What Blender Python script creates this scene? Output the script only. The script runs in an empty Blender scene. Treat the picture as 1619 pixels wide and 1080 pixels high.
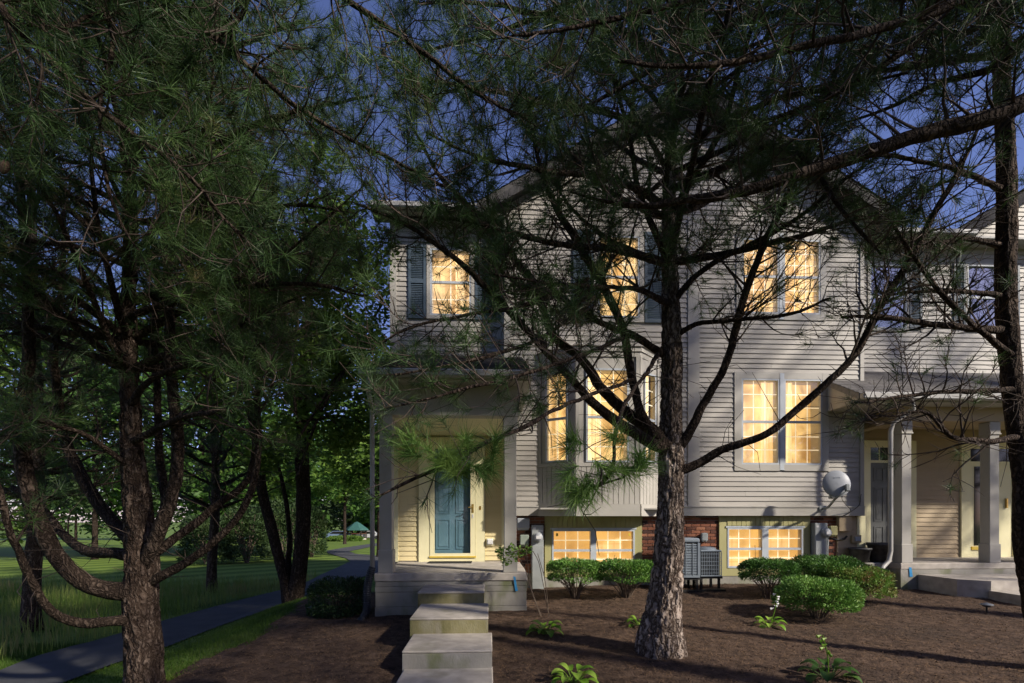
import bpy, bmesh, math, random
import numpy as np
from mathutils import Vector, Matrix
random.seed(7); rng = np.random.default_rng(7)
R = math.radians
SC = bpy.context.scene
COL = SC.collection

# ------------------------------------------------------------------ camera
F = 765.0; HORIZON = 820.0; EYE = 1.63; YAW = R(2.7)
cam = bpy.data.cameras.new('camera'); camo = bpy.data.objects.new('camera', cam); COL.objects.link(camo)
cam.sensor_width = 36.0; cam.lens = 36.0 * F / 1619.0
cam.shift_y = (HORIZON - 540.0) / 1619.0
cam.clip_start = 0.05; cam.clip_end = 2000
camo.location = (0, 0, EYE); camo.rotation_euler = (R(90), 0, -YAW)
SC.camera = camo
# ------------------------------------------------------------------ sky, sun, exposure
SUN_EL = R(31); SUN_AZ = math.atan2(0.83, -0.557)        # towards the sun: x right, y away
w = bpy.data.worlds.new('World'); SC.world = w; w.use_nodes = True
nt = w.node_tree; nt.nodes.clear()
out = nt.nodes.new('ShaderNodeOutputWorld'); bg = nt.nodes.new('ShaderNodeBackground')
sky = nt.nodes.new('ShaderNodeTexSky'); sky.sky_type = 'NISHITA'; sky.sun_disc = False
sky.sun_elevation = SUN_EL; sky.sun_rotation = SUN_AZ; sky.air_density = 1.0; sky.dust_density = 0.4; sky.ozone_density = 3.0
tint = nt.nodes.new('ShaderNodeMixRGB'); tint.blend_type = 'MULTIPLY'; tint.inputs[0].default_value = 1.0
tint.inputs[2].default_value = (0.94, 0.80, 1.05, 1)
nt.links.new(sky.outputs[0], tint.inputs[1]); nt.links.new(tint.outputs[0], bg.inputs[0])
nt.links.new(bg.outputs[0], out.inputs[0]); bg.inputs[1].default_value = 0.095
sun = bpy.data.lights.new('sun', 'SUN'); suno = bpy.data.objects.new('sun', sun); COL.objects.link(suno)
sun.energy = 4.2; sun.angle = R(2.5); sun.color = (1.0, 0.91, 0.78)
sv = Vector((math.cos(SUN_EL) * math.sin(SUN_AZ), math.cos(SUN_EL) * math.cos(SUN_AZ), math.sin(SUN_EL)))
suno.rotation_euler = sv.to_track_quat('Z', 'Y').to_euler(); suno.location = (6, -8, 14)
SC.view_settings.view_transform = 'Standard'; SC.view_settings.look = 'None'
SC.view_settings.gamma = 1; SC.view_settings.exposure = 0.6; SC.view_settings.use_curve_mapping = False
SC.cycles.max_bounces = 6; SC.cycles.diffuse_bounces = 3; SC.cycles.glossy_bounces = 3
SC.cycles.transparent_max_bounces = 12; SC.cycles.transmission_bounces = 3
SC.cycles.caustics_reflective = False; SC.cycles.caustics_refractive = False
SC.cycles.use_denoising = True

# ------------------------------------------------------------------ survey helpers (photo measure -> metres)
_c, _s = math.cos(YAW), math.sin(YAW)
def atd(px, py, d):
    a = (px - 809.5) / F
    return Vector((d * (_s + a * _c), d * (_c - a * _s), EYE + d * (HORIZON - py) / F))
def depth(px, Y): return Y / (_c - (px - 809.5) / F * _s)
def gx(px, Y): return depth(px, Y) * (_s + (px - 809.5) / F * _c)
def gz(px, py, Y): return EYE + depth(px, Y) * (HORIZON - py) / F
def sstep(e0, e1, v):
    t = np.clip((v - e0) / (e1 - e0), 0, 1); return t * t * (3 - 2 * t)
def H(x, y):
    x = np.asarray(x, float); y = np.asarray(y, float)
    L = -0.35 - 0.0215 * np.clip(y - 12, 0, 90)
    B = 0.04 * (np.clip(y, -4, 10) - 5.4) + 0.03 * np.clip(x, -6, 2.5)
    m = sstep(-5.2, -3.2, x) * (1 - sstep(10.2, 13, y))
    return L * (1 - m) + B * m
def ground_hit(px, py):
    a = (px - 809.5) / F
    lo, hi = 0.5, 400.0
    f = lambda d: atd(px, py, d).z - float(H(d * (_s + a * _c), d * (_c - a * _s)))
    for _ in range(60):
        mid = (lo + hi) / 2
        if f(mid) > 0: lo = mid
        else: hi = mid
    return atd(px, py, lo)

# ------------------------------------------------------------------ noise
def _hash(ix, iy, iz, seed):
    h = (ix * 374761393 + iy * 668265263 + iz * 2147483647 + seed * 974711) & 0xffffffff
    h = ((h ^ (h >> 13)) * 1274126177) & 0xffffffff
    return ((h ^ (h >> 16)) & 0xffff) / 65535.0
def vnoise(p, seed=0):
    p = np.asarray(p, float); i = np.floor(p).astype(np.int64); f = p - i; u = f * f * (3 - 2 * f)
    r = 0
    for dx in (0, 1):
        for dy in (0, 1):
            for dz in (0, 1):
                wgt = (u[:, 0] if dx else 1 - u[:, 0]) * (u[:, 1] if dy else 1 - u[:, 1]) * (u[:, 2] if dz else 1 - u[:, 2])
                r = r + wgt * _hash(i[:, 0] + dx, i[:, 1] + dy, i[:, 2] + dz, seed)
    return r
def fbm(p, oct=4, seed=0):
    p = np.asarray(p, float); r = 0; a = 0.5
    for k in range(oct):
        r = r + a * (vnoise(p, seed + k) - 0.5); p = p * 2.03; a *= 0.5
    return r

# ------------------------------------------------------------------ materials
MATS = {}
def mat(name, cols, rough=0.7, scale=6.0, stretch=(1, 1, 1), bump=0.0, bscale=None, detail=5, spec=0.3, objrand=0.0,
        metal=0.0, contrast=(0.3, 0.7), coords='Object', trans=0.0, grime=None):
    m = bpy.data.materials.new(name); m.use_nodes = True; n = m.node_tree; P = n.nodes['Principled BSDF']
    tc = n.nodes.new('ShaderNodeTexCoord'); mp = n.nodes.new('ShaderNodeMapping'); mp.inputs['Scale'].default_value = stretch
    if coords == 'World':
        g = n.nodes.new('ShaderNodeNewGeometry'); n.links.new(g.outputs['Position'], mp.inputs[0])
    else: n.links.new(tc.outputs[coords], mp.inputs[0])
    nz = n.nodes.new('ShaderNodeTexNoise'); nz.inputs['Scale'].default_value = scale; nz.inputs['Detail'].default_value = detail
    n.links.new(mp.outputs[0], nz.inputs[0])
    cr = n.nodes.new('ShaderNodeValToRGB'); e = cr.color_ramp.elements
    cols = [c if isinstance(c, (tuple, list)) else (c, c, c) for c in cols]
    while len(e) < len(cols): e.new(0.5)
    for k, c in enumerate(cols):
        e[k].position = contrast[0] + (contrast[1] - contrast[0]) * k / max(1, len(cols) - 1); e[k].color = (*c, 1)
    fac = nz.outputs[0]
    if objrand:
        oi = n.nodes.new('ShaderNodeObjectInfo'); mx = n.nodes.new('ShaderNodeMix'); mx.inputs[0].default_value = objrand
        n.links.new(nz.outputs[0], mx.inputs[2]); n.links.new(oi.outputs['Random'], mx.inputs[3]); fac = mx.outputs[0]
    n.links.new(fac, cr.inputs[0]); colout = cr.outputs[0]
    if grime:
        g2 = n.nodes.new('ShaderNodeTexNoise'); g2.inputs['Scale'].default_value = grime[1]; g2.inputs['Detail'].default_value = 6
        mp2 = n.nodes.new('ShaderNodeMapping'); mp2.inputs['Scale'].default_value = grime[3] if len(grime) > 3 else (1, 1, 1)
        gg = n.nodes.new('ShaderNodeNewGeometry'); n.links.new(gg.outputs['Position'], mp2.inputs[0]); n.links.new(mp2.outputs[0], g2.inputs[0])
        r2 = n.nodes.new('ShaderNodeValToRGB'); r2.color_ramp.elements[0].position = grime[2]; r2.color_ramp.elements[1].position = grime[2] + 0.22
        n.links.new(g2.outputs[0], r2.inputs[0])
        mm = n.nodes.new('ShaderNodeMixRGB'); n.links.new(r2.outputs[0], mm.inputs[0]); n.links.new(colout, mm.inputs[1])
        mm.inputs[2].default_value = (*grime[0], 1); colout = mm.outputs[0]
    n.links.new(colout, P.inputs['Base Color'])
    P.inputs['Roughness'].default_value = rough; P.inputs['Metallic'].default_value = metal
    P.inputs['Specular IOR Level'].default_value = spec
    if bump:
        b = n.nodes.new('ShaderNodeBump'); b.inputs['Strength'].default_value = bump; b.inputs['Distance'].default_value = 0.02
        nb = nz
        if bscale:
            nb = n.nodes.new('ShaderNodeTexNoise'); nb.inputs['Scale'].default_value = bscale; nb.inputs['Detail'].default_value = 6
            n.links.new(mp.outputs[0], nb.inputs[0])
        n.links.new(nb.outputs[0], b.inputs['Height']); n.links.new(b.outputs[0], P.inputs['Normal'])
    if trans:
        tr = n.nodes.new('ShaderNodeBsdfTranslucent'); n.links.new(colout, tr.inputs[0])
        ms = n.nodes.new('ShaderNodeMixShader'); ms.inputs[0].default_value = trans
        n.links.new(P.outputs[0], ms.inputs[1]); n.links.new(tr.outputs[0], ms.inputs[2])
        n.links.new(ms.outputs[0], n.nodes['Material Output'].inputs[0])
    MATS[name] = m; return m
mat('siding', [(.345, .322, .288), (.405, .38, .342)], .55, 1.2, (.4, 1, 3), .06, 40, grime=((.26, .25, .22), 1.6, .58, (.5, 1, 2.2)))
mat('trim', [(.375, .358, .322), (.435, .415, .375)], .5, 2.5, bump=.05, bscale=30, grime=((.28, .27, .23), 2.2, .6, (1, 1, .6)))
mat('porch_siding_lit', [(.68, .57, .31), (.76, .65, .38)], .55, 1.4, (.4, 1, 3), .05, 40, grime=((.58, .49, .27), 2.0, .6))  # same siding as the grey walls; warm porch light put into the colour
mat('porch_trim_lit', [(.74, .69, .43), (.82, .77, .50)], .5, 2.5, bump=.04, bscale=30, grime=((.66, .64, .40), 2.0, .6))  # trim lightened and yellowed: the porch's warm light is in the colour
mat('tan_siding', [(.38, .29, .18), (.45, .35, .22)], .55, 1.4, (.4, 1, 3), .05, 40, grime=((.31, .24, .15), 2.0, .6))  # the siding's tan look in shade, put into the colour
mat('olive_panel', [(.34, .32, .14), (.42, .39, .19)], .6, 3, (1, 1, .4), .06, 40, grime=((.27, .26, .12), 2.4, .6))
mat('white_trim', [.52, .6], .4, 5)
mat('vinyl', [.82, .9], .5, 5, trans=.5)
mat('window_frame', [(.42, .46, .50), (.50, .54, .58)], .4, 6)
mat('brick', [(.055, .03, .025), (.16, .06, .035), (.24, .09, .05), (.30, .13, .075)], .85, 9, bump=.35, bscale=60, objrand=.85, contrast=(.18, .8))
mat('mortar', [(.30, .26, .22), (.38, .34, .29)], .9, 30, bump=.2)
mat('shingle', [(.045, .042, .045), (.085, .08, .078)], .9, 14, bump=.4, bscale=90, objrand=.4)
mat('shingle_grey', [(.16, .15, .145), (.25, .24, .23)], .9, 14, bump=.4, bscale=90, objrand=.4)
mat('concrete', [(.34, .31, .27), (.43, .39, .345), (.54, .50, .44)], .85, 6, bump=.22, bscale=90, contrast=(.25, .75), grime=((.25, .235, .18), 2.4, .54))
mat('concrete_side', [(.24, .23, .20), (.40, .38, .34)], .9, 2.0, (1, 1, .5), .25, 50, grime=((.15, .17, .07), 2.6, .52, (1, 1, .6)))
mat('mossy_riser', [(.10, .10, .035), (.22, .20, .10), (.30, .28, .19)], .9, 5, (1, 1, .5), .4, 60, contrast=(.25, .75), grime=((.34, .31, .25), 4.5, .56, (1, 1, .4)))
mat('shutter', [(.05, .075, .10), (.085, .115, .15)], .45, 5)
mat('door_paint', [(.12, .22, .285), (.16, .275, .345)], .35, 3)
mat('door_grey', [(.13, .135, .13), (.17, .175, .17)], .4, 3)
mat('brass', [(.55, .36, .10), (.70, .48, .16)], .3, 8, metal=.8)
mat('yellow_sill', [(.60, .42, .05), (.72, .52, .09)], .5, 8)
mat('black_plastic', [.012, .03], .5, 14, bump=.1)
mat('pipe_black', [(.015, .018, .024), (.04, .045, .055)], .35, 14)
mat('grey_metal', [(.26, .28, .28), (.34, .36, .36)], .45, 5, grime=((.2, .21, .2), 3, .62))
mat('green_metal', [(.23, .27, .23), (.30, .34, .29)], .5, 5)
mat('ac_metal', [(.15, .18, .215), (.21, .245, .28)], .45, 6, grime=((.14, .16, .18), 4, .6))
mat('ac_dark', [.02, .05], .6, 9)
mat('dish', [(.30, .32, .35), (.36, .38, .41)], .45, 4)
mat('dish_mark', [(.24, .26, .29), (.26, .28, .31)], .5, 4)
mat('pot', [(.035, .035, .035), (.10, .10, .10)], .6, 12, bump=.2)
mat('blue_paint', [(.03, .22, .50), (.06, .33, .62)], .7, 14)
mat('rubber_mat', [.012, .035], .9, 60, bump=.4)
def bark_material(name, crack, plate, flake, scale):
    m = bpy.data.materials.new(name); m.use_nodes = True; n = m.node_tree; P = n.nodes['Principled BSDF']; g = n.nodes.new('ShaderNodeNewGeometry')
    nz = n.nodes.new('ShaderNodeTexNoise'); nz.inputs['Scale'].default_value = 9; nz.inputs['Detail'].default_value = 4; n.links.new(g.outputs[0], nz.inputs[0])
    ds = n.nodes.new('ShaderNodeVectorMath'); ds.operation = 'MULTIPLY_ADD'; ds.inputs[1].default_value = (.16, .16, .7); n.links.new(nz.outputs['Color'], ds.inputs[0]); n.links.new(g.outputs[0], ds.inputs[2])
    mp = n.nodes.new('ShaderNodeMapping'); mp.inputs['Scale'].default_value = (1, 1, .15); n.links.new(ds.outputs[0], mp.inputs[0])
    vo = n.nodes.new('ShaderNodeTexVoronoi'); vo.feature = 'DISTANCE_TO_EDGE'; vo.inputs['Scale'].default_value = scale; n.links.new(mp.outputs[0], vo.inputs[0])
    vc = n.nodes.new('ShaderNodeTexVoronoi'); vc.inputs['Scale'].default_value = scale; n.links.new(mp.outputs[0], vc.inputs[0])
    fn = n.nodes.new('ShaderNodeTexNoise'); fn.inputs['Scale'].default_value = 55; fn.inputs['Detail'].default_value = 7; n.links.new(mp.outputs[0], fn.inputs[0])
    sp = n.nodes.new('ShaderNodeSeparateColor'); n.links.new(vc.outputs['Color'], sp.inputs[0])
    mxf = n.nodes.new('ShaderNodeMix'); mxf.inputs[0].default_value = .72; n.links.new(sp.outputs[0], mxf.inputs[2]); n.links.new(fn.outputs[0], mxf.inputs[3])
    pc = n.nodes.new('ShaderNodeValToRGB'); pc.color_ramp.elements[0].position = .3; pc.color_ramp.elements[1].position = .68; pc.color_ramp.elements[0].color = (*plate, 1); pc.color_ramp.elements[1].color = (*flake, 1); n.links.new(mxf.outputs[0], pc.inputs[0])
    er = n.nodes.new('ShaderNodeValToRGB'); er.color_ramp.elements[0].position = .0; er.color_ramp.elements[1].position = .30; n.links.new(vo.outputs[0], er.inputs[0])
    mc = n.nodes.new('ShaderNodeMixRGB'); mc.inputs[1].default_value = (*crack, 1); n.links.new(er.outputs[0], mc.inputs[0]); n.links.new(pc.outputs[0], mc.inputs[2]); n.links.new(mc.outputs[0], P.inputs['Base Color'])
    hs = n.nodes.new('ShaderNodeMath'); hs.operation = 'MULTIPLY_ADD'; hs.inputs[1].default_value = .35; n.links.new(fn.outputs[0], hs.inputs[0]); n.links.new(er.outputs[0], hs.inputs[2])
    bp = n.nodes.new('ShaderNodeBump'); bp.inputs['Strength'].default_value = .9; bp.inputs['Distance'].default_value = .02; n.links.new(hs.outputs[0], bp.inputs['Height']); n.links.new(bp.outputs[0], P.inputs['Normal'])
    P.inputs['Roughness'].default_value = .95; P.inputs['Specular IOR Level'].default_value = .15; MATS[name] = m
bark_material('bark', (.040, .026, .019), (.17, .128, .104), (.48, .40, .345), 17)
bark_material('bark_brown', (.034, .022, .016), (.062, .043, .033), (.17, .128, .102), 19)
bark_material('bark_dark', (.018, .012, .009), (.040, .028, .021), (.10, .074, .058), 24)
mat('twig', [(.020, .014, .011), (.055, .04, .032), (.12, .09, .075)], .9, 5, bump=.3, bscale=40, coords='World')
mat('needle', [(.018, .040, .014), (.042, .085, .025), (.075, .135, .036), (.16, .105, .042)], .5, 2.2, detail=3, contrast=(.30, .80), coords='World', trans=.22)
mat('needle_lit', [(.06, .125, .026), (.125, .235, .05), (.23, .35, .085)], .5, 3.0, detail=3, coords='World', trans=.25)  # lit copy of needle: sunlight put into the spray colour
mat('leaf_a', [(.03, .075, .014), (.065, .15, .026), (.11, .22, .04)], .55, 1.6, detail=3, coords='World', trans=.35)
mat('leaf_b', [(.05, .10, .016), (.11, .20, .03), (.18, .28, .05)], .55, 1.1, detail=3, coords='World', trans=.35)
mat('leaf_c', [(.02, .045, .014), (.04, .075, .022), (.065, .10, .03)], .6, 1.3, detail=3, coords='World', trans=.25)
mat('yew', [(.035, .09, .018), (.08, .19, .034), (.17, .32, .06), (.20, .13, .05)], .5, 7, detail=4, coords='World', trans=.22, objrand=.35, contrast=(.25, .75))
mat('box_leaf', [(.012, .03, .012), (.022, .055, .018), (.045, .085, .022)], .5, 5, detail=3, coords='World', trans=.15)
mat('stem', [(.07, .05, .035), (.17, .13, .10)], .9, 8, coords='World')
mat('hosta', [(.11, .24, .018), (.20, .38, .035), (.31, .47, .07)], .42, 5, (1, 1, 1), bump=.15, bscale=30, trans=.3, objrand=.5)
mat('hosta_shaded', [(.03, .08, .014), (.05, .12, .02), (.08, .16, .03)], .45, 5, (1, 1, 1), bump=.15, bscale=30, trans=.3, objrand=.5)  # shaded copy of hosta: shade put into the leaf colour
mat('petal', [.6, .75], .6, 8)
mat('rose_leaf', [(.10, .20, .03), (.20, .32, .07)], .5, 6, trans=.3, coords='World')
mat('mulch', [(.032, .019, .012), (.078, .048, .032), (.13, .085, .058)], .95, 9, bump=.9, bscale=55, coords='World', contrast=(.3, .72), grime=((.05, .034, .024), .9, .55))
mat('dry_needle', [(.16, .09, .045), (.34, .21, .11)], .8, 6, coords='World')
mat('cone', [(.03, .02, .014), (.09, .06, .04)], .9, 40, bump=.6)
mat('chip', [(.034, .020, .013), (.090, .056, .037), (.175, .115, .077)], .95, 30, bump=.2, coords='World', contrast=(.32, .68), grime=((.055, .037, .026), .9, .52))
mat('asphalt', [(.05, .052, .058), (.075, .077, .082)], .9, 3, bump=.35, bscale=140, coords='World', grime=((.10, .10, .105), 1.2, .6))
mat('grass_blade', [(.04, .09, .012), (.085, .16, .022), (.14, .21, .036)], .6, 1.2, coords='World', trans=.35)
mat('meadow', [(.08, .16, .024), (.16, .25, .045), (.25, .30, .08), (.32, .24, .11)], .7, .8, coords='World', trans=.35)
mat('roof_green', [(.03, .09, .075), (.04, .115, .095)], .6, 3)
mat('car_paint', [(.12, .17, .27), (.14, .2, .3)], .3, 3)
mat('car_white', [.4, .45], .3, 3)
mat('glass_dark', [.012, .02], .08, 2, spec=.6)
mat('white_paint', [.6, .72], .5, 4)
mat('gutter', [(.34, .335, .32), (.42, .41, .39)], .45, 3, grime=((.26, .25, .22), 2, .6))
mat('soil', [(.05, .04, .035), (.09, .07, .06)], .95, 12, bump=.3)

def lawn_material():
    m = bpy.data.materials.new('lawn'); m.use_nodes = True; n = m.node_tree; P = n.nodes['Principled BSDF']
    g = n.nodes.new('ShaderNodeNewGeometry')
    mp = n.nodes.new('ShaderNodeMapping'); mp.inputs['Rotation'].default_value = (0, 0, R(38)); n.links.new(g.outputs[0], mp.inputs[0])
    wv = n.nodes.new('ShaderNodeTexWave'); wv.inputs['Scale'].default_value = .16; wv.inputs['Distortion'].default_value = 4; wv.inputs['Detail'].default_value = 0
    wv.inputs['Detail Scale'].default_value = .35; n.links.new(mp.outputs[0], wv.inputs[0])
    nz = n.nodes.new('ShaderNodeTexNoise'); nz.inputs['Scale'].default_value = 6; nz.inputs['Detail'].default_value = 8; n.links.new(g.outputs[0], nz.inputs[0])
    a = n.nodes.new('ShaderNodeMix'); a.inputs[0].default_value = .45; n.links.new(nz.outputs[0], a.inputs[2]); n.links.new(wv.outputs['Fac'], a.inputs[3])
    cr = n.nodes.new('ShaderNodeValToRGB'); e = cr.color_ramp.elements
    e[0].position = .25; e[0].color = (.06, .11, .014, 1); e[1].position = .8; e[1].color = (.17, .235, .045, 1)
    n.links.new(a.outputs[0], cr.inputs[0]); n.links.new(cr.outputs[0], P.inputs['Base Color'])
    P.inputs['Roughness'].default_value = .9; P.inputs['Specular IOR Level'].default_value = .15
    b = n.nodes.new('ShaderNodeBump'); b.inputs['Strength'].default_value = .6
    n2 = n.nodes.new('ShaderNodeTexNoise'); n2.inputs['Scale'].default_value = 60; n.links.new(g.outputs[0], n2.inputs[0])
    n.links.new(n2.outputs[0], b.inputs['Height']); n.links.new(b.outputs[0], P.inputs['Normal'])
    MATS['lawn'] = m
lawn_material()
def glass_material(name, tintc, refl):
    m = bpy.data.materials.new(name); m.use_nodes = True; n = m.node_tree; n.nodes.clear()
    o = n.nodes.new('ShaderNodeOutputMaterial'); t = n.nodes.new('ShaderNodeBsdfTransparent'); t.inputs[0].default_value = (*tintc, 1)
    gl = n.nodes.new('ShaderNodeBsdfGlossy'); gl.inputs['Roughness'].default_value = .02
    fr = n.nodes.new('ShaderNodeLayerWeight'); fr.inputs[0].default_value = .5
    pw = n.nodes.new('ShaderNodeMath'); pw.operation = 'POWER'; pw.inputs[1].default_value = 4.0; n.links.new(fr.outputs['Facing'], pw.inputs[0])
    ad = n.nodes.new('ShaderNodeMath'); ad.operation = 'ADD'; ad.inputs[1].default_value = refl; ad.use_clamp = True; n.links.new(pw.outputs[0], ad.inputs[0])
    nz = n.nodes.new('ShaderNodeTexNoise'); nz.inputs['Scale'].default_value = 1.6
    bp = n.nodes.new('ShaderNodeBump'); bp.inputs['Strength'].default_value = .03; n.links.new(nz.outputs[0], bp.inputs['Height']); n.links.new(bp.outputs[0], gl.inputs['Normal'])
    mx = n.nodes.new('ShaderNodeMixShader'); n.links.new(ad.outputs[0], mx.inputs[0]); n.links.new(t.outputs[0], mx.inputs[1]); n.links.new(gl.outputs[0], mx.inputs[2])
    n.links.new(mx.outputs[0], o.inputs[0]); MATS[name] = m
glass_material('glass', (.96, .97, .97), .05)
glass_material('glass_mirror', (.55, .6, .62), .3)
glass_material('glass_clear', (.98, .99, .99), .02)
def lit_material(name, c0, c1, strength, scale, stretch):
    m = bpy.data.materials.new(name); m.use_nodes = True; n = m.node_tree; P = n.nodes['Principled BSDF']
    g = n.nodes.new('ShaderNodeNewGeometry'); mp = n.nodes.new('ShaderNodeMapping'); mp.inputs['Scale'].default_value = stretch
    n.links.new(g.outputs[0], mp.inputs[0])
    nz = n.nodes.new('ShaderNodeTexNoise'); nz.inputs['Scale'].default_value = scale; nz.inputs['Detail'].default_value = 5; nz.inputs['Distortion'].default_value = .6
    n.links.new(mp.outputs[0], nz.inputs[0])
    cr = n.nodes.new('ShaderNodeValToRGB'); e = cr.color_ramp.elements; e[0].position = .32; e[1].position = .66
    e[0].color = (*c0, 1); e[1].color = (*c1, 1); n.links.new(nz.outputs[0], cr.inputs[0])
    n.links.new(cr.outputs[0], P.inputs['Emission Color']); P.inputs['Emission Strength'].default_value = strength
    P.inputs['Base Color'].default_value = (.5, .4, .25, 1); MATS[name] = m
lit_material('lit_curtain', (.20, .085, .016), (.80, .50, .18), 1.15, 2.4, (1, 1, .8))  # dark and bright glow patches mimic trees reflected in the panes
lit_material('grille_glow', (.80, .60, .34), (.9, .68, .4), .8, 2, (1, 1, 1)); MATS['grille_glow'].node_tree.nodes['Principled BSDF'].inputs['Base Color'].default_value = (.85, .82, .75, 1)  # bars are no lamp; glow added so they show against the room
lit_material('lit_drape', (.52, .27, .075), (1.0, .68, .32), 1.05, 3, (3, 3, .15))
lit_material('lit_blind', (.40, .18, .036), (.72, .37, .09), 1.0, 1.2, (1, 1, 1.2))

# ------------------------------------------------------------------ mesh builders
class MB:
    def __init__(s, T=None): s.v = []; s.f = []; s.T = T
    def pt(s, p): return tuple(s.T @ Vector(p)) if s.T else tuple(p)
    def quadmesh(s, vs, fs):
        b = len(s.v); s.v += [s.pt(p) for p in vs]; s.f += [tuple(i + b for i in f) for f in fs]; return s
    def box(s, x0, x1, y0, y1, z0, z1, ch=0.0):
        if ch <= 0:
            return s.quadmesh([(x0, y0, z0), (x1, y0, z0), (x1, y1, z0), (x0, y1, z0), (x0, y0, z1), (x1, y0, z1), (x1, y1, z1), (x0, y1, z1)],
                [(0, 3, 2, 1), (4, 5, 6, 7), (0, 1, 5, 4), (1, 2, 6, 5), (2, 3, 7, 6), (3, 0, 4, 7)])
        c = ch; rings = []
        for z, k in ((z0, c), (z0 + c, 0), (z1 - c, 0), (z1, c)):
            rings.append([(x0 + k + (c if not k else 0), y0 + k, z), (x1 - k - (c if not k else 0), y0 + k, z),
                          (x1 - k, y0 + k + (c if not k else 0), z), (x1 - k, y1 - k - (c if not k else 0), z),
                          (x1 - k - (c if not k else 0), y1 - k, z), (x0 + k + (c if not k else 0), y1 - k, z),
                          (x0 + k, y1 - k - (c if not k else 0), z), (x0 + k, y0 + k + (c if not k else 0), z)])
        vs = [p for r in rings for p in r]; fs = [tuple(range(7, -1, -1)), tuple(range(24, 32))]
        for r in range(3):
            for i in range(8):
                j = (i + 1) % 8; fs.append((r * 8 + i, r * 8 + j, r * 8 + 8 + j, r * 8 + 8 + i))
        return s.quadmesh(vs, fs)
    def prism(s, poly, y0, y1):            # polygon in x,z extruded along y
        n = len(poly); vs = [(x, y0, z) for x, z in poly] + [(x, y1, z) for x, z in poly]
        fs = [tuple(range(n)), tuple(range(2 * n - 1, n - 1, -1))] + [(i + n, (i + 1) % n + n, (i + 1) % n, i) for i in range(n)]
        return s.quadmesh(vs, fs)
    def prism_z(s, poly, z0, z1):
        n = len(poly); vs = [(x, y, z0) for x, y in poly] + [(x, y, z1) for x, y in poly]
        fs = [tuple(range(n - 1, -1, -1)), tuple(range(n, 2 * n))] + [(i, (i + 1) % n, (i + 1) % n + n, i + n) for i in range(n)]
        return s.quadmesh(vs, fs)
    def tube(s, pts, rad, seg=8, cap=True):
        V, Fc = tube_arrays(np.array([tuple(p) for p in pts], float), np.broadcast_to(np.asarray(rad, float), (len(pts),)), seg)
        s.quadmesh([tuple(p) for p in V], [tuple(f) for f in Fc])
        if cap:
            b = len(s.v) - len(V); s.f.append(tuple(b + i for i in range(seg - 1, -1, -1))); e = len(s.v) - seg; s.f.append(tuple(e + i for i in range(seg)))
        return s
    def lathe(s, prof, cx=0, cy=0, seg=20):
        vs = []; fs = []
        for r, z in prof:
            for i in range(seg):
                a = 2 * math.pi * i / seg; vs.append((cx + r * math.cos(a), cy + r * math.sin(a), z))
        for k in range(len(prof) - 1):
            for i in range(seg):
                j = (i + 1) % seg; fs.append((k * seg + i, k * seg + j, (k + 1) * seg + j, (k + 1) * seg + i))
        return s.quadmesh(vs, fs)
    def build(s, name, m, parent=None, smooth=False, kind=None):
        off = root_loc(parent)
        v = np.array(s.v, float) - np.array(off)
        return link_mesh(name, mesh_from(name, v, s.f), m, parent, smooth, kind)
def root_loc(p):
    while p is not None and p.parent is not None: p = p.parent
    return tuple(p.location) if p is not None else (0, 0, 0)
def mesh_from(name, v, f):
    me = bpy.data.meshes.new(name); me.from_pydata([tuple(p) for p in v], [], f); me.update(); return me
def mesh_np(name, V, Fc):
    """V (n,3), Fc (m,k) all faces of k corners"""
    me = bpy.data.meshes.new(name); V = np.ascontiguousarray(V, np.float32); Fc = np.ascontiguousarray(Fc, np.int32)
    m, k = Fc.shape; me.vertices.add(len(V)); me.vertices.foreach_set('co', V.ravel())
    me.loops.add(m * k); me.loops.foreach_set('vertex_index', Fc.ravel())
    me.polygons.add(m); me.polygons.foreach_set('loop_start', np.arange(0, m * k, k, dtype=np.int32))
    me.polygons.foreach_set('loop_total', np.full(m, k, np.int32))
    me.update(calc_edges=True); return me
def link_mesh(name, me, m, parent=None, smooth=False, kind=None):
    if m and not me.materials: me.materials.append(MATS[m])
    if smooth: me.polygons.foreach_set('use_smooth', np.ones(len(me.polygons), bool))
    o = bpy.data.objects.new(name, me); COL.objects.link(o)
    if parent is not None: o.parent = parent
    if kind: o['kind'] = kind
    return o
def tag(o, label, cat, group=None):
    o['label'] = label; o['category'] = cat
    if group: o['group'] = group
    return o
def thing(name, label, cat, loc, group=None):
    o = bpy.data.objects.new(name, None); COL.objects.link(o); o.location = loc; o.empty_display_size = .2
    return tag(o, label, cat, group)
def struct(o): o['kind'] = 'structure'; return o
def tube_arrays(P, rad, seg):
    n = len(P); t = np.gradient(P, axis=0); t /= np.linalg.norm(t, axis=1)[:, None] + 1e-9
    u = np.cross(t[0], (0, 0, 1.0)); u = np.cross(t[0], (1.0, 0, 0)) if np.linalg.norm(u) < .1 else u
    u /= np.linalg.norm(u); U = []; W = []
    for i in range(n):
        u = u - t[i] * np.dot(u, t[i]); u /= np.linalg.norm(u) + 1e-9; U.append(u); W.append(np.cross(t[i], u))
    U = np.array(U); W = np.array(W); a = np.linspace(0, 2 * np.pi, seg, endpoint=False)
    V = P[:, None] + rad[:, None, None] * (np.cos(a)[None, :, None] * U[:, None] + np.sin(a)[None, :, None] * W[:, None])
    i = np.arange(seg); j = (i + 1) % seg
    Fc = np.concatenate([np.stack([k * seg + i, k * seg + j, (k + 1) * seg + j, (k + 1) * seg + i], 1) for k in range(n - 1)])
    return V.reshape(-1, 3), Fc
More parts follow.
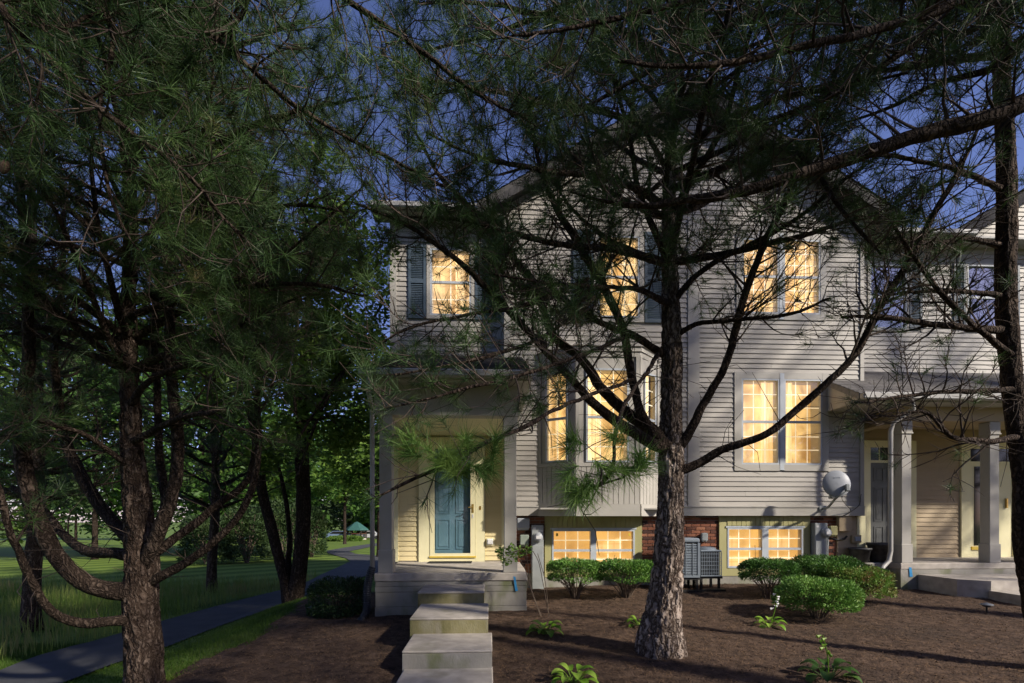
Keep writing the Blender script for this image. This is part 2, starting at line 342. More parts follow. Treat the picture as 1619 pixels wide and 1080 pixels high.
def spline(P, step=.06, extra=None):
    """Catmull-Rom through P (n,k)"""
    P = np.asarray(P, float)
    Q = np.vstack([2 * P[0] - P[1], P, 2 * P[-1] - P[-2]]); outp = []
    for i in range(len(P) - 1):
        p0, p1, p2, p3 = Q[i:i + 4]; n = max(2, int(np.linalg.norm((p2 - p1)[:3]) / step))
        for t in np.linspace(0, 1, n, endpoint=False):
            outp.append(.5 * ((2 * p1) + (p2 - p0) * t + (2 * p0 - 5 * p1 + 4 * p2 - p3) * t * t + (3 * p1 - p0 - 3 * p2 + p3) * t ** 3))
    outp.append(P[-1]); return np.array(outp)

# ================================================================== GROUND
def grid_sheet(name, xs, ys, zf, m, mask=None):
    X, Y = np.meshgrid(xs, ys, indexing='xy'); Z = zf(X, Y)
    V = np.stack([X, Y, Z], -1).reshape(-1, 3); nx, ny = len(xs), len(ys)
    i = np.arange(nx - 1)[None, :] + (np.arange(ny - 1) * nx)[:, None]; i = i.ravel()
    Fc = np.stack([i, i + 1, i + nx + 1, i + nx], 1)
    if mask is not None:
        c = V[Fc].mean(1); Fc = Fc[mask(c[:, 0], c[:, 1])]
        used, inv = np.unique(Fc, return_inverse=True); V = V[used]; Fc = inv.reshape(Fc.shape)
    return link_mesh(name, mesh_np(name, V, Fc), m, None, True)
def warp(lo, hi, n, c=0, p=2.6):
    t = np.linspace(-1, 1, n); s = np.sign(t) * np.abs(t) ** p
    return np.where(s < 0, c + s * (c - lo), c + s * (hi - c))
def bed_edge(y): return -3.45 + .18 * np.sin(y * 1.1) + .08 * np.sin(y * 3.7 + 1)
g = struct(grid_sheet('ground', warp(-420, 420, 140, -2), warp(-160, 600, 140, 9), lambda X, Y: H(X, Y) - .012 - .16 * sstep(.15, .5, X - bed_edge(Y)) * (1 - sstep(9.0, 9.8, Y)) * sstep(-3, -2.2, Y) * (1 - sstep(12, 12.8, X)), 'lawn'))
def bed_z(X, Y):
    p = np.stack([X.ravel() * 1.0, Y.ravel() * 1.0, np.zeros(X.size)], 1)
    n = fbm(p * 2.2, 4, 3).reshape(X.shape) * .05 + fbm(p * 11, 3, 9).reshape(X.shape) * .03
    walkdip = .07 * (1 - sstep(.5, .85, np.abs(X + .45))) * (1 - sstep(5.5, 6.2, Y))
    return H(X, Y) + .012 - walkdip + n * sstep(0, .4, X - bed_edge(Y))
bed = struct(grid_sheet('mulch_bed', np.arange(-3.9, 13, .1), np.arange(-3, 10.0, .09), bed_z, 'mulch', lambda x, y: x > bed_edge(y)))
PXA = -2.25
# bark chips lying on the bed
def chips(n):
    x = rng.uniform(-3.6, 10.5, n); y = 1.0 + 8.9 * rng.random(n) ** 1.1
    keep = (x > bed_edge(y) - .06) & ~((x > -1.0) & (x < .12) & (y < 7.9)) & ~((x > PXA) & (x < .64) & (y > 7.85)) & (np.abs(x / np.maximum(y, .5)) < 1.35)
    x, y = x[keep], y[keep]; k = len(x); z = bed_z(x, y) + .006 + rng.random(k) * .012
    a = rng.uniform(0, 2 * np.pi, k); L = rng.uniform(.006, .028, k); Wd = rng.uniform(.0018, .0055, k)
    d = np.stack([np.cos(a), np.sin(a), rng.normal(0, .35, k)], 1); s = np.stack([-np.sin(a), np.cos(a), rng.normal(0, .4, k)], 1)
    c = np.stack([x, y, z], 1)
    V = np.stack([c - d * L[:, None] - s * Wd[:, None], c + d * L[:, None], c - d * L[:, None] * .8 + s * Wd[:, None]], 1)
    return V.reshape(-1, 3), np.arange(3 * k).reshape(-1, 3)
V, Fc = chips(125000); o = link_mesh('bark_mulch', mesh_np('bark_mulch', V, Fc), 'chip', None, False, 'stuff')
tag(o, 'loose brown shredded bark lying over the planting bed', 'mulch')
def litter(n):
    x = rng.uniform(-3.4, 9, n); y = rng.uniform(2, 9.6, n); keep = (x > bed_edge(y)) & (np.abs(x / y) < 1.25) & ~((x > PXA) & (x < .64) & (y > 7.85)); x, y = x[keep], y[keep]; k = len(x)
    onw = (np.abs(x + .5) < .6) & (y < 7.9); x, y = x[~onw], y[~onw]; k = len(x); a = rng.uniform(0, 6.28, k); L = rng.uniform(.03, .075, k)
    c = np.stack([x, y, bed_z(x, y) + .016], 1); d = np.stack([np.cos(a), np.sin(a), rng.normal(0, .1, k)], 1) * L[:, None]; sd = np.stack([-np.sin(a), np.cos(a), np.zeros(k)], 1) * .0016
    V = np.stack([c - d - sd, c - d + sd, c + d], 1).reshape(-1, 3); return V, np.arange(3 * k).reshape(-1, 3)
V, Fc = litter(26000); tag(link_mesh('fallen_needles', mesh_np('fallen_needles', V, Fc), 'dry_needle', None, False, 'stuff'), 'dry tan pine needles fallen over the mulch bed', 'needle litter')
# asphalt path
far_px = [(-260, 1122), (0, 1062), (31, 1049), (62, 1038), (111, 1024), (145, 1016), (264, 981), (300, 971), (340, 960), (398, 945), (443, 934), (487, 920), (508, 909), (533, 898), (554, 888), (547, 883), (518, 875), (516, 871), (545, 866), (590, 859.5), (640, 855)]
near_px = [(640, 858.5), (590, 864), (552, 872), (562, 876), (600, 879), (680, 882), (690, 893), (640, 899), (590, 908), (530, 926), (480, 946), (400, 973), (340, 994), (270, 1022), (181, 1051), (104, 1080), (0, 1122), (-260, 1260)]
poly = [ground_hit(*p) for p in far_px + near_px]
PATH = [(p.x, p.y) for p in poly]
def inside(x, y, P):
    x = np.asarray(x); y = np.asarray(y); r = np.zeros(x.shape, bool); n = len(P)
    for i in range(n):
        x0, y0 = P[i]; x1, y1 = P[(i + 1) % n]
        c = ((y0 > y) != (y1 > y)) & (x < (x1 - x0) * (y - y0) / (y1 - y0 + 1e-12) + x0); r ^= c
    return r
def path_mesh():
    from mathutils.geometry import delaunay_2d_cdt
    P = []
    for i in range(len(PATH)):
        a = Vector(PATH[i]); b = Vector(PATH[(i + 1) % len(PATH)]); n = max(1, int((b - a).length / .8))
        P += [a.lerp(b, k / n) for k in range(n)]
    nb = len(P); xs = np.arange(-16, 14, 1.0); ys = np.arange(2, 70, 1.0); X, Y = np.meshgrid(xs, ys)
    m = inside(X, Y, PATH); pts = P + [Vector((x, y)) for x, y in zip(X[m], Y[m])]
    v, e, f, *_ = delaunay_2d_cdt(pts, [(i, (i + 1) % nb) for i in range(nb)], [], 1, 1e-4)
    V = np.array([(p.x, p.y, float(H(p.x, p.y)) + .02) for p in v])
    return mesh_from('path', V, [tuple(t) for t in f])
struct(link_mesh('asphalt_path', path_mesh(), 'asphalt', None, False))
# front walk (poured slab in front of the steps)
def sl(name, x0, x1, y0, y1, z0, z1, m, parent=None, ch=.015): return MB().box(x0, x1, y0, y1, z0, z1, ch).build(name, m, parent)
walk = struct(sl('front_walk', -.93, .04, -6, 5.38, -.4, 0.0, 'concrete'))
def blades(name, pts, h0, h1, wd, m, label, cat, lean=.35, bend=.0):
    n = len(pts); a = rng.uniform(0, 2 * np.pi, n); h = rng.uniform(h0, h1, n)
    d = np.stack([np.cos(a), np.sin(a), np.zeros(n)], 1); b = rng.uniform(0, 2 * np.pi, n); l = rng.normal(0, lean, n) * h
    tip = pts + np.stack([np.cos(b) * l, np.sin(b) * l, h], 1); mid = pts + np.stack([np.cos(b) * l * .3, np.sin(b) * l * .3, h * .55], 1)
    V = np.stack([pts - d * wd, pts + d * wd, mid + d * wd * .8, tip, mid - d * wd * .8], 1).reshape(-1, 3)
    i = np.arange(n) * 5
    Fc = np.concatenate([np.stack([i, i + 1, i + 2, i + 4], 1)]); Ft = np.stack([i + 4, i + 2, i + 3], 1)
    tri = np.concatenate([Fc[:, [0, 1, 2]], Fc[:, [0, 2, 3]], Ft])
    o = link_mesh(name, mesh_np(name, V, tri), m, None, False, 'stuff'); return tag(o, label, cat)
def scatter(n, x0, x1, y0, y1, cond):
    x = rng.uniform(x0, x1, n); y = rng.uniform(y0, y1, n); k = cond(x, y); x, y = x[k], y[k]
    return np.stack([x, y, H(x, y) - .015], 1)
pth = lambda x, y: inside(x, y, PATH)
near_lawn = scatter(75000, -7.5, -2.3, 3.2, 12.5, lambda x, y: (x < bed_edge(y) + .05 + .1 * np.sin(y * 7)) & ~pth(x, y) & ((x > -5.6 + .0 * y) | (y < 8)) & (x > -1.2 * y))
blades('short_grass', near_lawn, .025, .07, .004, 'grass_blade', 'short mown grass strip between the mulch bed and the path', 'grass')
FARE = np.array([PATH[i] for i in range(1, 12)])
def beyond(x, y):
    yy = np.interp(x, FARE[:, 0], FARE[:, 1]); return y - yy
mead = scatter(70000, -26, -3.2, 6.5, 26, lambda x, y: (beyond(x, y) > .75 + .3 * np.sin(x * 2)) & (beyond(x, y) < 9) & (x < -3.4 - (y - 9) * .16) & (x > -1.25 * y) & ~pth(x, y))
blades('meadow_grass', mead, .10, .48, .006, 'meadow', 'tall unmown meadow grass growing beyond the asphalt path', 'grass', .22)
edge = scatter(60000, -16, 0, 6, 22, lambda x, y: (beyond(x, y) > .02) & (beyond(x, y) < 1.4) & (x > -1.25 * y) & ~pth(x, y))
blades('verge_grass', edge, .03, .10, .004, 'grass_blade', 'mown grass verge along the far edge of the path', 'grass')

# ================================================================== TOWNHOUSE
YM, YL, YB, YN, YP = 9.75, 10.05, 9.86, 10.6, 7.9
DECK = .745
house = thing('townhouse', 'two-storey grey sided townhouse with gable, bay window and warm lit windows', 'house', (2.8, 12, .2))
def cover(x0, x1, z0, z1, ops):
    xs = sorted({x0, x1, *[min(max(o[0], x0), x1) for o in ops], *[min(max(o[1], x0), x1) for o in ops]})
    zs = sorted({z0, z1, *[min(max(o[2], z0), z1) for o in ops], *[min(max(o[3], z0), z1) for o in ops]}); out = []
    for za, zb in zip(zs, zs[1:]):
        run = None
        for xa, xb in zip(xs, xs[1:]):
            cx, cz = (xa + xb) / 2, (za + zb) / 2
            hole = any(o[0] < cx < o[1] and o[2] < cz < o[3] for o in ops)
            if hole:
                if run: out.append((*run, za, zb)); run = None
            else: run = (run[0], xb) if run else (xa, xb)
        if run: out.append((*run, za, zb))
    return out
def wall_back(parent, x0, x1, z0, z1, Y, ops, m, name='wall', th=.16):
    b = MB()
    for (xa, xb, za, zb) in cover(x0, x1, z0, z1, ops): b.box(xa, xb, Y, Y + th, za, zb)
    return b.build(name, m, parent)
PITCH = .1016
def siding(wall, x0, x1, z0, z1, Y, ops, m, clip=None, pitch=PITCH, stuff_above=None):
    n = int(math.ceil((z1 - z0) / pitch - 1e-6)); rest = MB()
    for r in range(n):
        za = z0 + r * pitch; zb = min(za + pitch, z1)
        segs = [(x0, x1)]
        if clip:
            s = clip(zb)
            if not s: continue
            segs = [(max(x0, s[0]), min(x1, s[1]))]
        for o in ops:
            ov = min(zb, o[3]) - max(za, o[2])
            if ov <= .02: continue
            ns = []
            for a, b in segs:
                if o[1] <= a or o[0] >= b: ns.append((a, b)); continue
                if o[0] > a: ns.append((a, o[0]))
                if o[1] < b: ns.append((o[1], b))
            segs = ns
        cut = []
        for a, b in segs:
            if b - a > 2.6:
                j_ = a + (b - a) * random.uniform(.25, .75); cut += [(a, j_ - .0012), (j_ + .0012, b)]
            else: cut.append((a, b))
        for a, b in cut:
            if b - a < .03: continue
            j = random.uniform(-.0012, .0012); k = rest if (stuff_above and za > stuff_above) else MB()
            k.quadmesh([(a, Y - .0225 + j, za), (b, Y - .0225 + j, za), (b, Y - .005, zb), (a, Y - .005, zb), (a, Y - .001, za + .003), (b, Y - .001, za + .003), (b, Y - .0015, zb), (a, Y - .0015, zb)],
                       [(0, 1, 2, 3), (1, 0, 4, 5), (0, 3, 7, 4), (2, 1, 5, 6)])
            if k is not rest: k.build('siding_board', m, wall)
    if rest.v: rest.build('siding_course', m, wall, kind='stuff')
def window(parent, T, u0, u1, v0, v1, cols=3, rows=3, split=.5, lit='lit_curtain', fr=.035, casing=None, glass='glass', fold=True, depthw=.2):
    """glass opening u0..u1, v0..v1 in the frame T (x along the wall, y inward, z up)"""
    f = MB(T); o = fr; vm = v0 + (v1 - v0) * split
    f.box(u0 - o, u0, -.03, .05, v0 - o, v1 + o); f.box(u1, u1 + o, -.03, .05, v0 - o, v1 + o)
    f.box(u0, u1, -.03, .05, v0 - o, v0); f.box(u0, u1, -.03, .05, v1, v1 + o)
    win = f.build('window', 'window_frame', parent)
    MB(T).box(u0, u1, -.018, .03, vm - .024, vm + .024).build('meeting_rail', 'window_frame', win)
    for a, b, wd in ((v0, vm - .024, .004), (vm + .024, v1, .018)):
        MB(T).box(u0 + .001, u1 - .001, wd, wd + .004, a + .001, b - .001).build('pane', glass, win)
    if cols:
        gr = MB(T)
        for a, b in ((v0, vm - .024), (vm + .024, v1)):
            for c in range(1, cols):
                u = u0 + (u1 - u0) * c / cols; gr.quadmesh([(u - .010, .03, a), (u + .010, .03, a), (u + .010, .03, b), (u - .010, .03, b)], [(0, 1, 2, 3)])
            for c in range(1, rows):
                v = a + (b - a) * c / rows; gr.quadmesh([(u0, .029, v - .009), (u1, .029, v - .009), (u1, .029, v + .009), (u0, .029, v + .009)], [(0, 1, 2, 3)])
        gr.build('grille', 'grille_glow' if lit else 'vinyl', win)
    rv = MB(T); e = .03
    if depthw > .1: rv.box(u0 - e, u0 - .002, .052, depthw + .1, v0 - e, v1 + e); rv.box(u1 + .002, u1 + e, .052, depthw + .1, v0 - e, v1 + e)
    if depthw > .1: rv.box(u0 - .002, u1 + .002, .052, depthw + .1, v0 - e, v0 - .002); rv.box(u0 - .002, u1 + .002, .052, depthw + .1, v1 + .002, v1 + e)
    if rv.v: rv.build('reveal', 'white_trim', win)
    ph = random.uniform(0, 6); WW = u1 - u0; MB(T).box(u0 - .03, u1 + .03, depthw + .09, depthw + .12, v0 - .03, v1 + .03).build('room_wall' if lit else 'dark_room', lit or 'ac_dark', win)
    if lit:
        if not fold: spans = [(0, 1)]
        elif depthw < .1: spans = [(0, .55)]
        else: spans = random.choice([[(0, .22), (.80, 1)], [(0, .34)], [(.62, 1)], [(0, .14), (.55, 1)]])
        for sa, sb in spans:
            c = MB(T); n = max(6, int(WW * (sb - sa) / .012)); us = np.linspace(u0 - .002 + (WW + .004) * sa, u0 - .002 + (WW + .004) * sb, n)
            amp = (.02 if depthw > .1 else .006) if fold else .0005
            ws = [depthw * .75 + amp * math.sin(u * 62 + ph + 1.6 * math.sin(u * 13 + ph)) for u in us]; k_ = random.uniform(-.03, .03) * (sb - sa)
            c.quadmesh([(u, x, v0 - .002) for u, x in zip(us, ws)] + [(u + k_, x * .97, v1 + .002) for u, x in zip(us, ws)], [(i, i + 1, i + 1 + n, i + n) for i in range(n - 1)])
            c.build('curtain', 'lit_drape' if fold else 'lit_blind', win)
    if casing:
        cl, crr, cb, ct = casing; k = MB(T); U0, U1, V0, V1 = u0 - fr, u1 + fr, v0 - fr, v1 + fr
        k.box(U0 - cl, U0, -.036, 0, V0 - cb, V1 + ct); k.box(U1, U1 + crr, -.036, 0, V0 - cb, V1 + ct)
        k.box(U0, U1, -.034, 0, V0 - cb, V0); k.box(U0, U1, -.034, 0, V1, V1 + ct); k.build('casing', 'trim', win)
    return win
def plane_T(Y): return Matrix.Translation((0, Y, 0))
def grect(x0, y0, x1, y1, Y):           # photo rectangle -> (xa, xb, za, zb) on the plane y = Y
    xm = (x0 + x1) / 2; return (gx(x0, Y), gx(x1, Y), gz(xm, y1, Y), gz(xm, y0, Y))
def grow(r, a, b=None, c=None, d=None):
    b = a if b is None else b; c = a if c is None else c; d = a if d is None else d; return (r[0] - a, r[1] + b, r[2] - c, r[3] + d)
XL, XA, XR = gx(617, YL), gx(797, YM), gx(1362, YM)
ZS = gz(1100, 800, YM); ZSB = gz(1100, 815.5, YM); ZE = gz(1250, 352, YM)
XC = gx(1090, YM); SLP = .60
GPK = gz(1090, 160, YM)
rW2 = grect(948, 377, 1008, 500, YM)
rW3a, rW3b = grect(1175, 381, 1228, 494, YM), grect(1240, 383, 1293, 496, YM)
rW5a, rW5b = grect(1174, 602, 1229, 732, YM), grect(1241, 602, 1296, 733, YM)
rW3b = (*rW3b[:2], *rW3a[2:]); rW5b = (*rW5b[:2], *rW5a[2:])
bayL, bayR, YF = gx(851, YM), gx(1041, YM), YM - .45
bxl, bxr = gx(910, YF), gx(1011, YF)
bz0, bz1 = gz(960, 803, YF), gz(960, 556, YF)
W3o = grow((rW3a[0], rW3b[1], rW3a[2], rW3a[3]), .16); W5o = grow((rW5a[0], rW5b[1], rW5a[2], rW5a[3]), .19, .17, .17, .17)
W2o = grow(rW2, .13)
sh_w = .42
ops_main = [W2o, (W2o[0] - sh_w - .02, W2o[0], W2o[2], W2o[3]), (W2o[1], W2o[1] + sh_w + .02, W2o[2], W2o[3]), W3o, W5o, (bayL, bayR, ZSB, bz1 + .22)]
main = wall_back(house, XA, XR, ZSB, ZE, YM, [grow(rW2, .034), grow(rW3a, .034), grow(rW3b, .034), grow(rW5a, .034), grow(rW5b, .034), (bayL + .02, bayR - .02, bz0, bz1)], 'siding')
def rake(z):
    hw = (GPK - z) / SLP
    return (XC - hw, XC + hw) if hw > .1 else None
xcb0, xcb1 = gx(1087, YM), gx(1105, YM)
ops_cb = ops_main + [(xcb0, xcb1, ZS, ZE), (XR - .05, XR, 0, 20)]
siding(main, XA + .12, XR, ZS, ZE, YM, ops_cb, 'siding')
gb = MB(); hw = (GPK - ZE) / SLP
gb.prism([(XC - hw, ZE), (XC + hw, ZE), (XC, GPK)], YM, YM + .16); gab = gb.build('gable_wall', 'siding', house)
siding(gab, XC - hw, XC + hw, ZE, GPK, YM, [], 'siding', clip=rake)
def brd(name, x0, x1, z0, z1, Y, m='trim', parent=house, t=.034, ch=0): return MB().box(x0, x1, Y - t, Y, z0, z1, ch).build(name, m, parent)
brd('corner_board', xcb0, xcb1, ZS, ZE, YM); brd('corner_board', XA, XA + .12, ZS, ZE, YM, t=.036); brd('corner_board', XR - .05, XR + .03, ZS, ZE, YM, t=.037)
# skirt band below the siding
b = MB(); b.box(XA, bayL, YM - .05, YM + .12, ZSB, ZS); b.box(bayR, XR + .03, YM - .05, YM + .12, ZSB, ZS); b.box(XA, bayL, YM - .066, YM - .05, ZS - .03, ZS); b.box(bayR, XR + .03, YM - .066, YM - .05, ZS - .03, ZS)
b.build('skirt_board', 'trim', house)
# windows of the main wall
TM = plane_T(YM)
def shutter(parent, x0, x1, z0, z1, Y):
    f = MB(); s = .05; f.box(x0, x0 + s, Y - .045, Y - .012, z0, z1); f.box(x1 - s, x1, Y - .045, Y - .012, z0, z1)
    zm = (z0 + z1) / 2
    for za, zb in ((z0, z0 + .07), (zm - .04, zm + .04), (z1 - .07, z1)): f.box(x0 + s, x1 - s, Y - .043, Y - .012, za, zb)
    sh = f.build('shutter', 'shutter', parent); lv = MB()
    for za, zb in ((z0 + .07, zm - .04), (zm + .04, z1 - .07)):
        z = za
        while z < zb - .01:
            lv.quadmesh([(x0 + s, Y - .038, z), (x1 - s, Y - .038, z), (x1 - s, Y - .014, z + .042), (x0 + s, Y - .014, z + .042)], [(0, 1, 2, 3)]); z += .036
    lv.build('louvers', 'shutter', sh)
window(house, TM, *rW2, 3, 3, casing=(.09, .09, .09, .09))
shutter(house, W2o[0] - sh_w, W2o[0] - .01, W2o[2], W2o[3], YM); shutter(house, W2o[1] + .01, W2o[1] + sh_w, W2o[2], W2o[3], YM)
for qa, qb in ((rW3a, rW3b), (rW5a, rW5b)): MB().box(qa[1] + .036, qb[0] - .036, YM - .038, YM + .06, qa[2] - .15, qa[3] + .15).build('mullion', 'window_frame', house)
window(house, TM, *rW3a, 3, 3, casing=(.12, .0, .12, .12)); window(house, TM, *rW3b, 3, 3, casing=(.0, .12, .12, .12))
window(house, TM, *rW5a, 3, 3, casing=(.15, .0, .13, .13)); window(house, TM, *rW5b, 3, 3, casing=(.0, .135, .13, .13))
# left wing: upper wall, and the porch wall below
rW1 = grect(683, 397, 742, 497, YL); W1o = grow(rW1, .11)
ZPR = gz(700, 563, YL)
xs0, xs1 = gx(646, YL), gx(793, YL)
wing = wall_back(house, XL, XA + .02, DECK, ZE, YL, [grow(rW1, .034), (gx(682, YL), gx(750, YL), DECK, gz(715, 703, YL))], 'siding')
ops_w = [(xs0 - .01, xs1, W1o[2], W1o[3]), W1o]
siding(wing, XL + .13, XA - .14, ZPR, ZE, YL, ops_w, 'siding')
brd('corner_board', XL, XL + .13, ZPR - .1, ZE, YL); brd('corner_board', XA - .14, XA, ZPR - .1, ZE, YL)
window(house, plane_T(YL), *rW1, 2, 2, casing=(.07, .07, .07, .07))
shutter(house, xs0, W1o[0] - .01, W1o[2], W1o[3], YL); shutter(house, W1o[1] + .01, xs1 - .02, W1o[2], W1o[3], YL)
# side wall between the two planes and the house's own flank
MB().box(XA - .0, XA + .14, YM + .16, YL + 6, ZSB, ZE).build('side_wall', 'siding', house)
MB().box(XL, XL + .16, YL + .16, YL + 8, DECK - .9, ZE).build('side_wall', 'siding', house)
MB().box(XL, XR, YL + 8, YL + 8.2, 0, ZE).build('rear_wall', 'siding', house)
MB().box(XR - .14, XR, YM + .16, YL + 8, 0, ZE).build('side_wall', 'siding', house)
# main gable roof, soffit and rake boards
def gable_roof(parent, xc, half, pk, y0, y1, m, name='roof'):
    r = MB(); t = .14; ze = pk - SLP * half
    r.prism([(xc - half, ze), (xc, pk), (xc + half, ze), (xc + half, ze + t), (xc, pk + t), (xc - half, ze + t)], y0, y1)
    ro = r.build(name, m, parent)
    k = MB(); k.prism([(xc - half, ze - .14), (xc, pk - .14), (xc + half, ze - .14), (xc + half, ze + .02), (xc, pk + .02), (xc - half, ze + .02)], y0 - .03, y0)
    k.build('rake_board', 'shingle', ro); c = MB(); n = int(half / .16)
    for sgn in (-1, 1):
        for i in range(n):
            a = half * (i + 1.15) / n; b2 = half * i / n
            c.quadmesh([(xc + sgn * b2, y0 - .02, pk + t - SLP * b2 + .006), (xc + sgn * a, y0 - .02, pk + t - SLP * a + .026), (xc + sgn * a, y1, pk + t - SLP * a + .026), (xc + sgn * b2, y1, pk + t - SLP * b2 + .006)], [(0, 1, 2, 3)])
    c.build('shingle_courses', m, ro, kind='stuff'); return ro
gable_roof(house, XC, (GPK - ZE) / SLP + .28, GPK + .05, YM - .32, YL + 8, 'shingle')
r = MB(); ry = YL - .38
r.quadmesh([(XL - .3, ry, ZE - .02), (XA - .02, ry, ZE - .02), (XA - .02, YL + 4, ZE + 2.5), (XL - .3, YL + 4, ZE + 2.5), (XL - .3, ry, ZE + .1), (XA - .02, ry, ZE + .1), (XA - .02, YL + 4, ZE + 2.62), (XL - .3, YL + 4, ZE + 2.62),
            (XL - .3, YL + 8.4, ZE), (XA - .02, YL + 8.4, ZE), (XL - .3, YL + 8.4, ZE + .12), (XA - .02, YL + 8.4, ZE + .12)],
           [(0, 1, 2, 3), (4, 7, 6, 5), (0, 4, 5, 1), (0, 3, 7, 4), (3, 2, 9, 8), (7, 10, 11, 6), (3, 8, 10, 7), (8, 9, 11, 10)])
r.build('roof', 'shingle', house)
MB().box(XL - .3, XA - .3, ry - .12, ry - .005, ZE - .03, ZE + .09, .02).build('gutter', 'gutter', house)
MB().box(XL - .3, XA, ry, YL, ZE - .06, ZE - .022).build('soffit', 'trim', house)
# bay window
bay = MB(); pl = [(bayL, YM + .1), (bxl, YF), (bxr, YF), (bayR, YM + .1)]
bay.prism_z([(bayL - .04, YM + .05), (bxl - .03, YF - .05), (bxr + .03, YF - .05), (bayR + .04, YM + .05)], bz1, bz1 + .09)
bay.prism_z([(bayL - .02, YM + .05), (bxl - .015, YF - .025), (bxr + .015, YF - .025), (bayR + .02, YM + .05)], bz1 - .1, bz1)
bayo = bay.build('bay_window', 'trim', house)
rf = MB(); e0 = [(bayL - .06, YM), (bxl - .05, YF - .08), (bxr + .05, YF - .08), (bayR + .06, YM)]; e1 = [(bayL + .25, YM), (bxl + .12, YM - .05), (bxr - .12, YM - .05), (bayR - .25, YM)]
rf.quadmesh([(x, y, bz1 + .09) for x, y in e0] + [(x, y, bz1 + .22) for x, y in e1], [(0, 1, 5, 4), (1, 2, 6, 5), (2, 3, 7, 6), (4, 5, 6, 7), (3, 2, 1, 0)]); rf.build('bay_roof', 'trim', bayo)
wz0, wz1 = gz(960, 728, YF), gz(960, 586, YF)
skz = gz(960, 816, YF), gz(960, 797, YF)
for (p, q, ga, gb_) in (((bayL, YM), (bxl, YF), (864, None), (895, None)), ((bxl, YF), (bxr, YF), (929, None), (991, None)), ((bxr, YF), (bayR, YM), (1017, None), (1040, None))):
    L = math.hypot(q[0] - p[0], q[1] - p[1]); ang = math.atan2(q[1] - p[1], q[0] - p[0])
    T = Matrix.Translation((p[0], p[1], 0)) @ Matrix.Rotation(ang, 4, 'Z')
    if abs(ang) < .01: u0, u1, z0, z1 = gx(ga[0], YF) - p[0], gx(gb_[0], YF) - p[0], wz0, wz1
    else: u0, u1, z0, z1 = L * .26, L * .76, wz0 + .02, wz1 - .02
    k = MB(T)
    for (xa, xb, za, zb) in cover(.0, L, bz0, bz1 - .1, [(u0 - .034, u1 + .034, z0 - .034, z1 + .034)]): k.box(xa, xb, .0, .1, za, zb)
    k.build('bay_wall', 'trim', bayo)
    n = max(4, int(L / .1)); 
    for i in range(n):
        a, b2 = L * i / n, L * (i + 1) / n
        MB(T).box(a + .004, b2 - .004, -.016, .0, skz[1], z0 - .12, .004).build('plank', 'trim', bayo)
    MB(T).box(0, L, -.045, 0, skz[0], skz[1]).build('skirt_board', 'trim', bayo)
    MB(T).box(0.003, L - .003, -.03, 0, z0 - .12, z0 - .05).build('apron', 'trim', bayo)
    if u0 > .08:
        MB(T).box(.0, .07, -.024, 0, z0 - .05, bz1 - .1).build('corner_board', 'trim', bayo); MB(T).box(L - .07, L, -.024, 0, z0 - .05, bz1 - .1).build('corner_board', 'trim', bayo)
    window(bayo, T, u0, u1, z0, z1, 3 if abs(ang) < .01 else 2, 3, fold=True, depthw=.16 if abs(ang) < .01 else .06, split=.48)
MB().box(bayL, bayR, YF + .02, YM + .1, bz0 - .03, bz0).build('bay_floor', 'trim', bayo)

# ---- basement: brick and window surrounds
xb0, xb1 = gx(815, YB), gx(1362, YB); zb0 = .12
rW6a, rW6b = grect(875, 840, 933, 897, YB), grect(942, 839, 1000, 897, YB)
rW7a, rW7b = grect(1151, 837, 1203, 895, YB), grect(1213, 836, 1265, 895, YB)
rW6b = (*rW6b[:2], *rW6a[2:]); rW7b = (*rW7b[:2], *rW7a[2:])
S6 = (gx(861, YB), gx(1014, YB), gz(940, 912, YB), ZSB); S7 = (gx(1136, YB), gx(1279, YB), gz(1200, 910, YB), ZSB)
xtan = gx(1322, YB)
bw = wall_back(house, xb0, xb1, zb0 - .5, ZSB + .01, YB + .012, [grow(q, .034) for q in (rW6a, rW6b, rW7a, rW7b)], 'mortar', 'brick_wall', .2)
bme = MB().box(0, .193, 0, .05, 0, .0575, .004).build('brick', 'brick', bw); brick_mesh = bme.data; first = bme
zrow = gz(1100, 905, YB); row = 0
nb = 0; lo = root_loc(house)
co = np.array([v.co[:] for v in brick_mesh.vertices]) + np.array(lo); brick_mesh.vertices.foreach_set('co', co.ravel().astype(np.float32)); brick_mesh.update()
while zrow < ZSB - .02:
    spans = [(xb0, xtan)]
    for S in (S6, S7):
        if zrow + .0575 > S[2] - .02: spans = [t for a_, b_ in spans for t in ((a_, min(b_, S[0])), (max(a_, S[1]), b_)) if t[1] - t[0] > .04]
    for a_, b_ in spans:
        x = xb0 + (-.1 if row % 2 else 0)
        while x < b_:
            u0, u1 = max(x, a_), min(x + .193, b_)
            if u1 - u0 > .035:
                o = first if nb == 0 else first.copy()
                if nb: COL.objects.link(o)
                o.location = (u0 - lo[0], YB - .004 + random.uniform(-.002, .002) - lo[1], zrow - lo[2]); o.scale.x = (u1 - u0) / .193; o.parent = bw; nb += 1
            x += .203
    zrow += .0677; row += 1
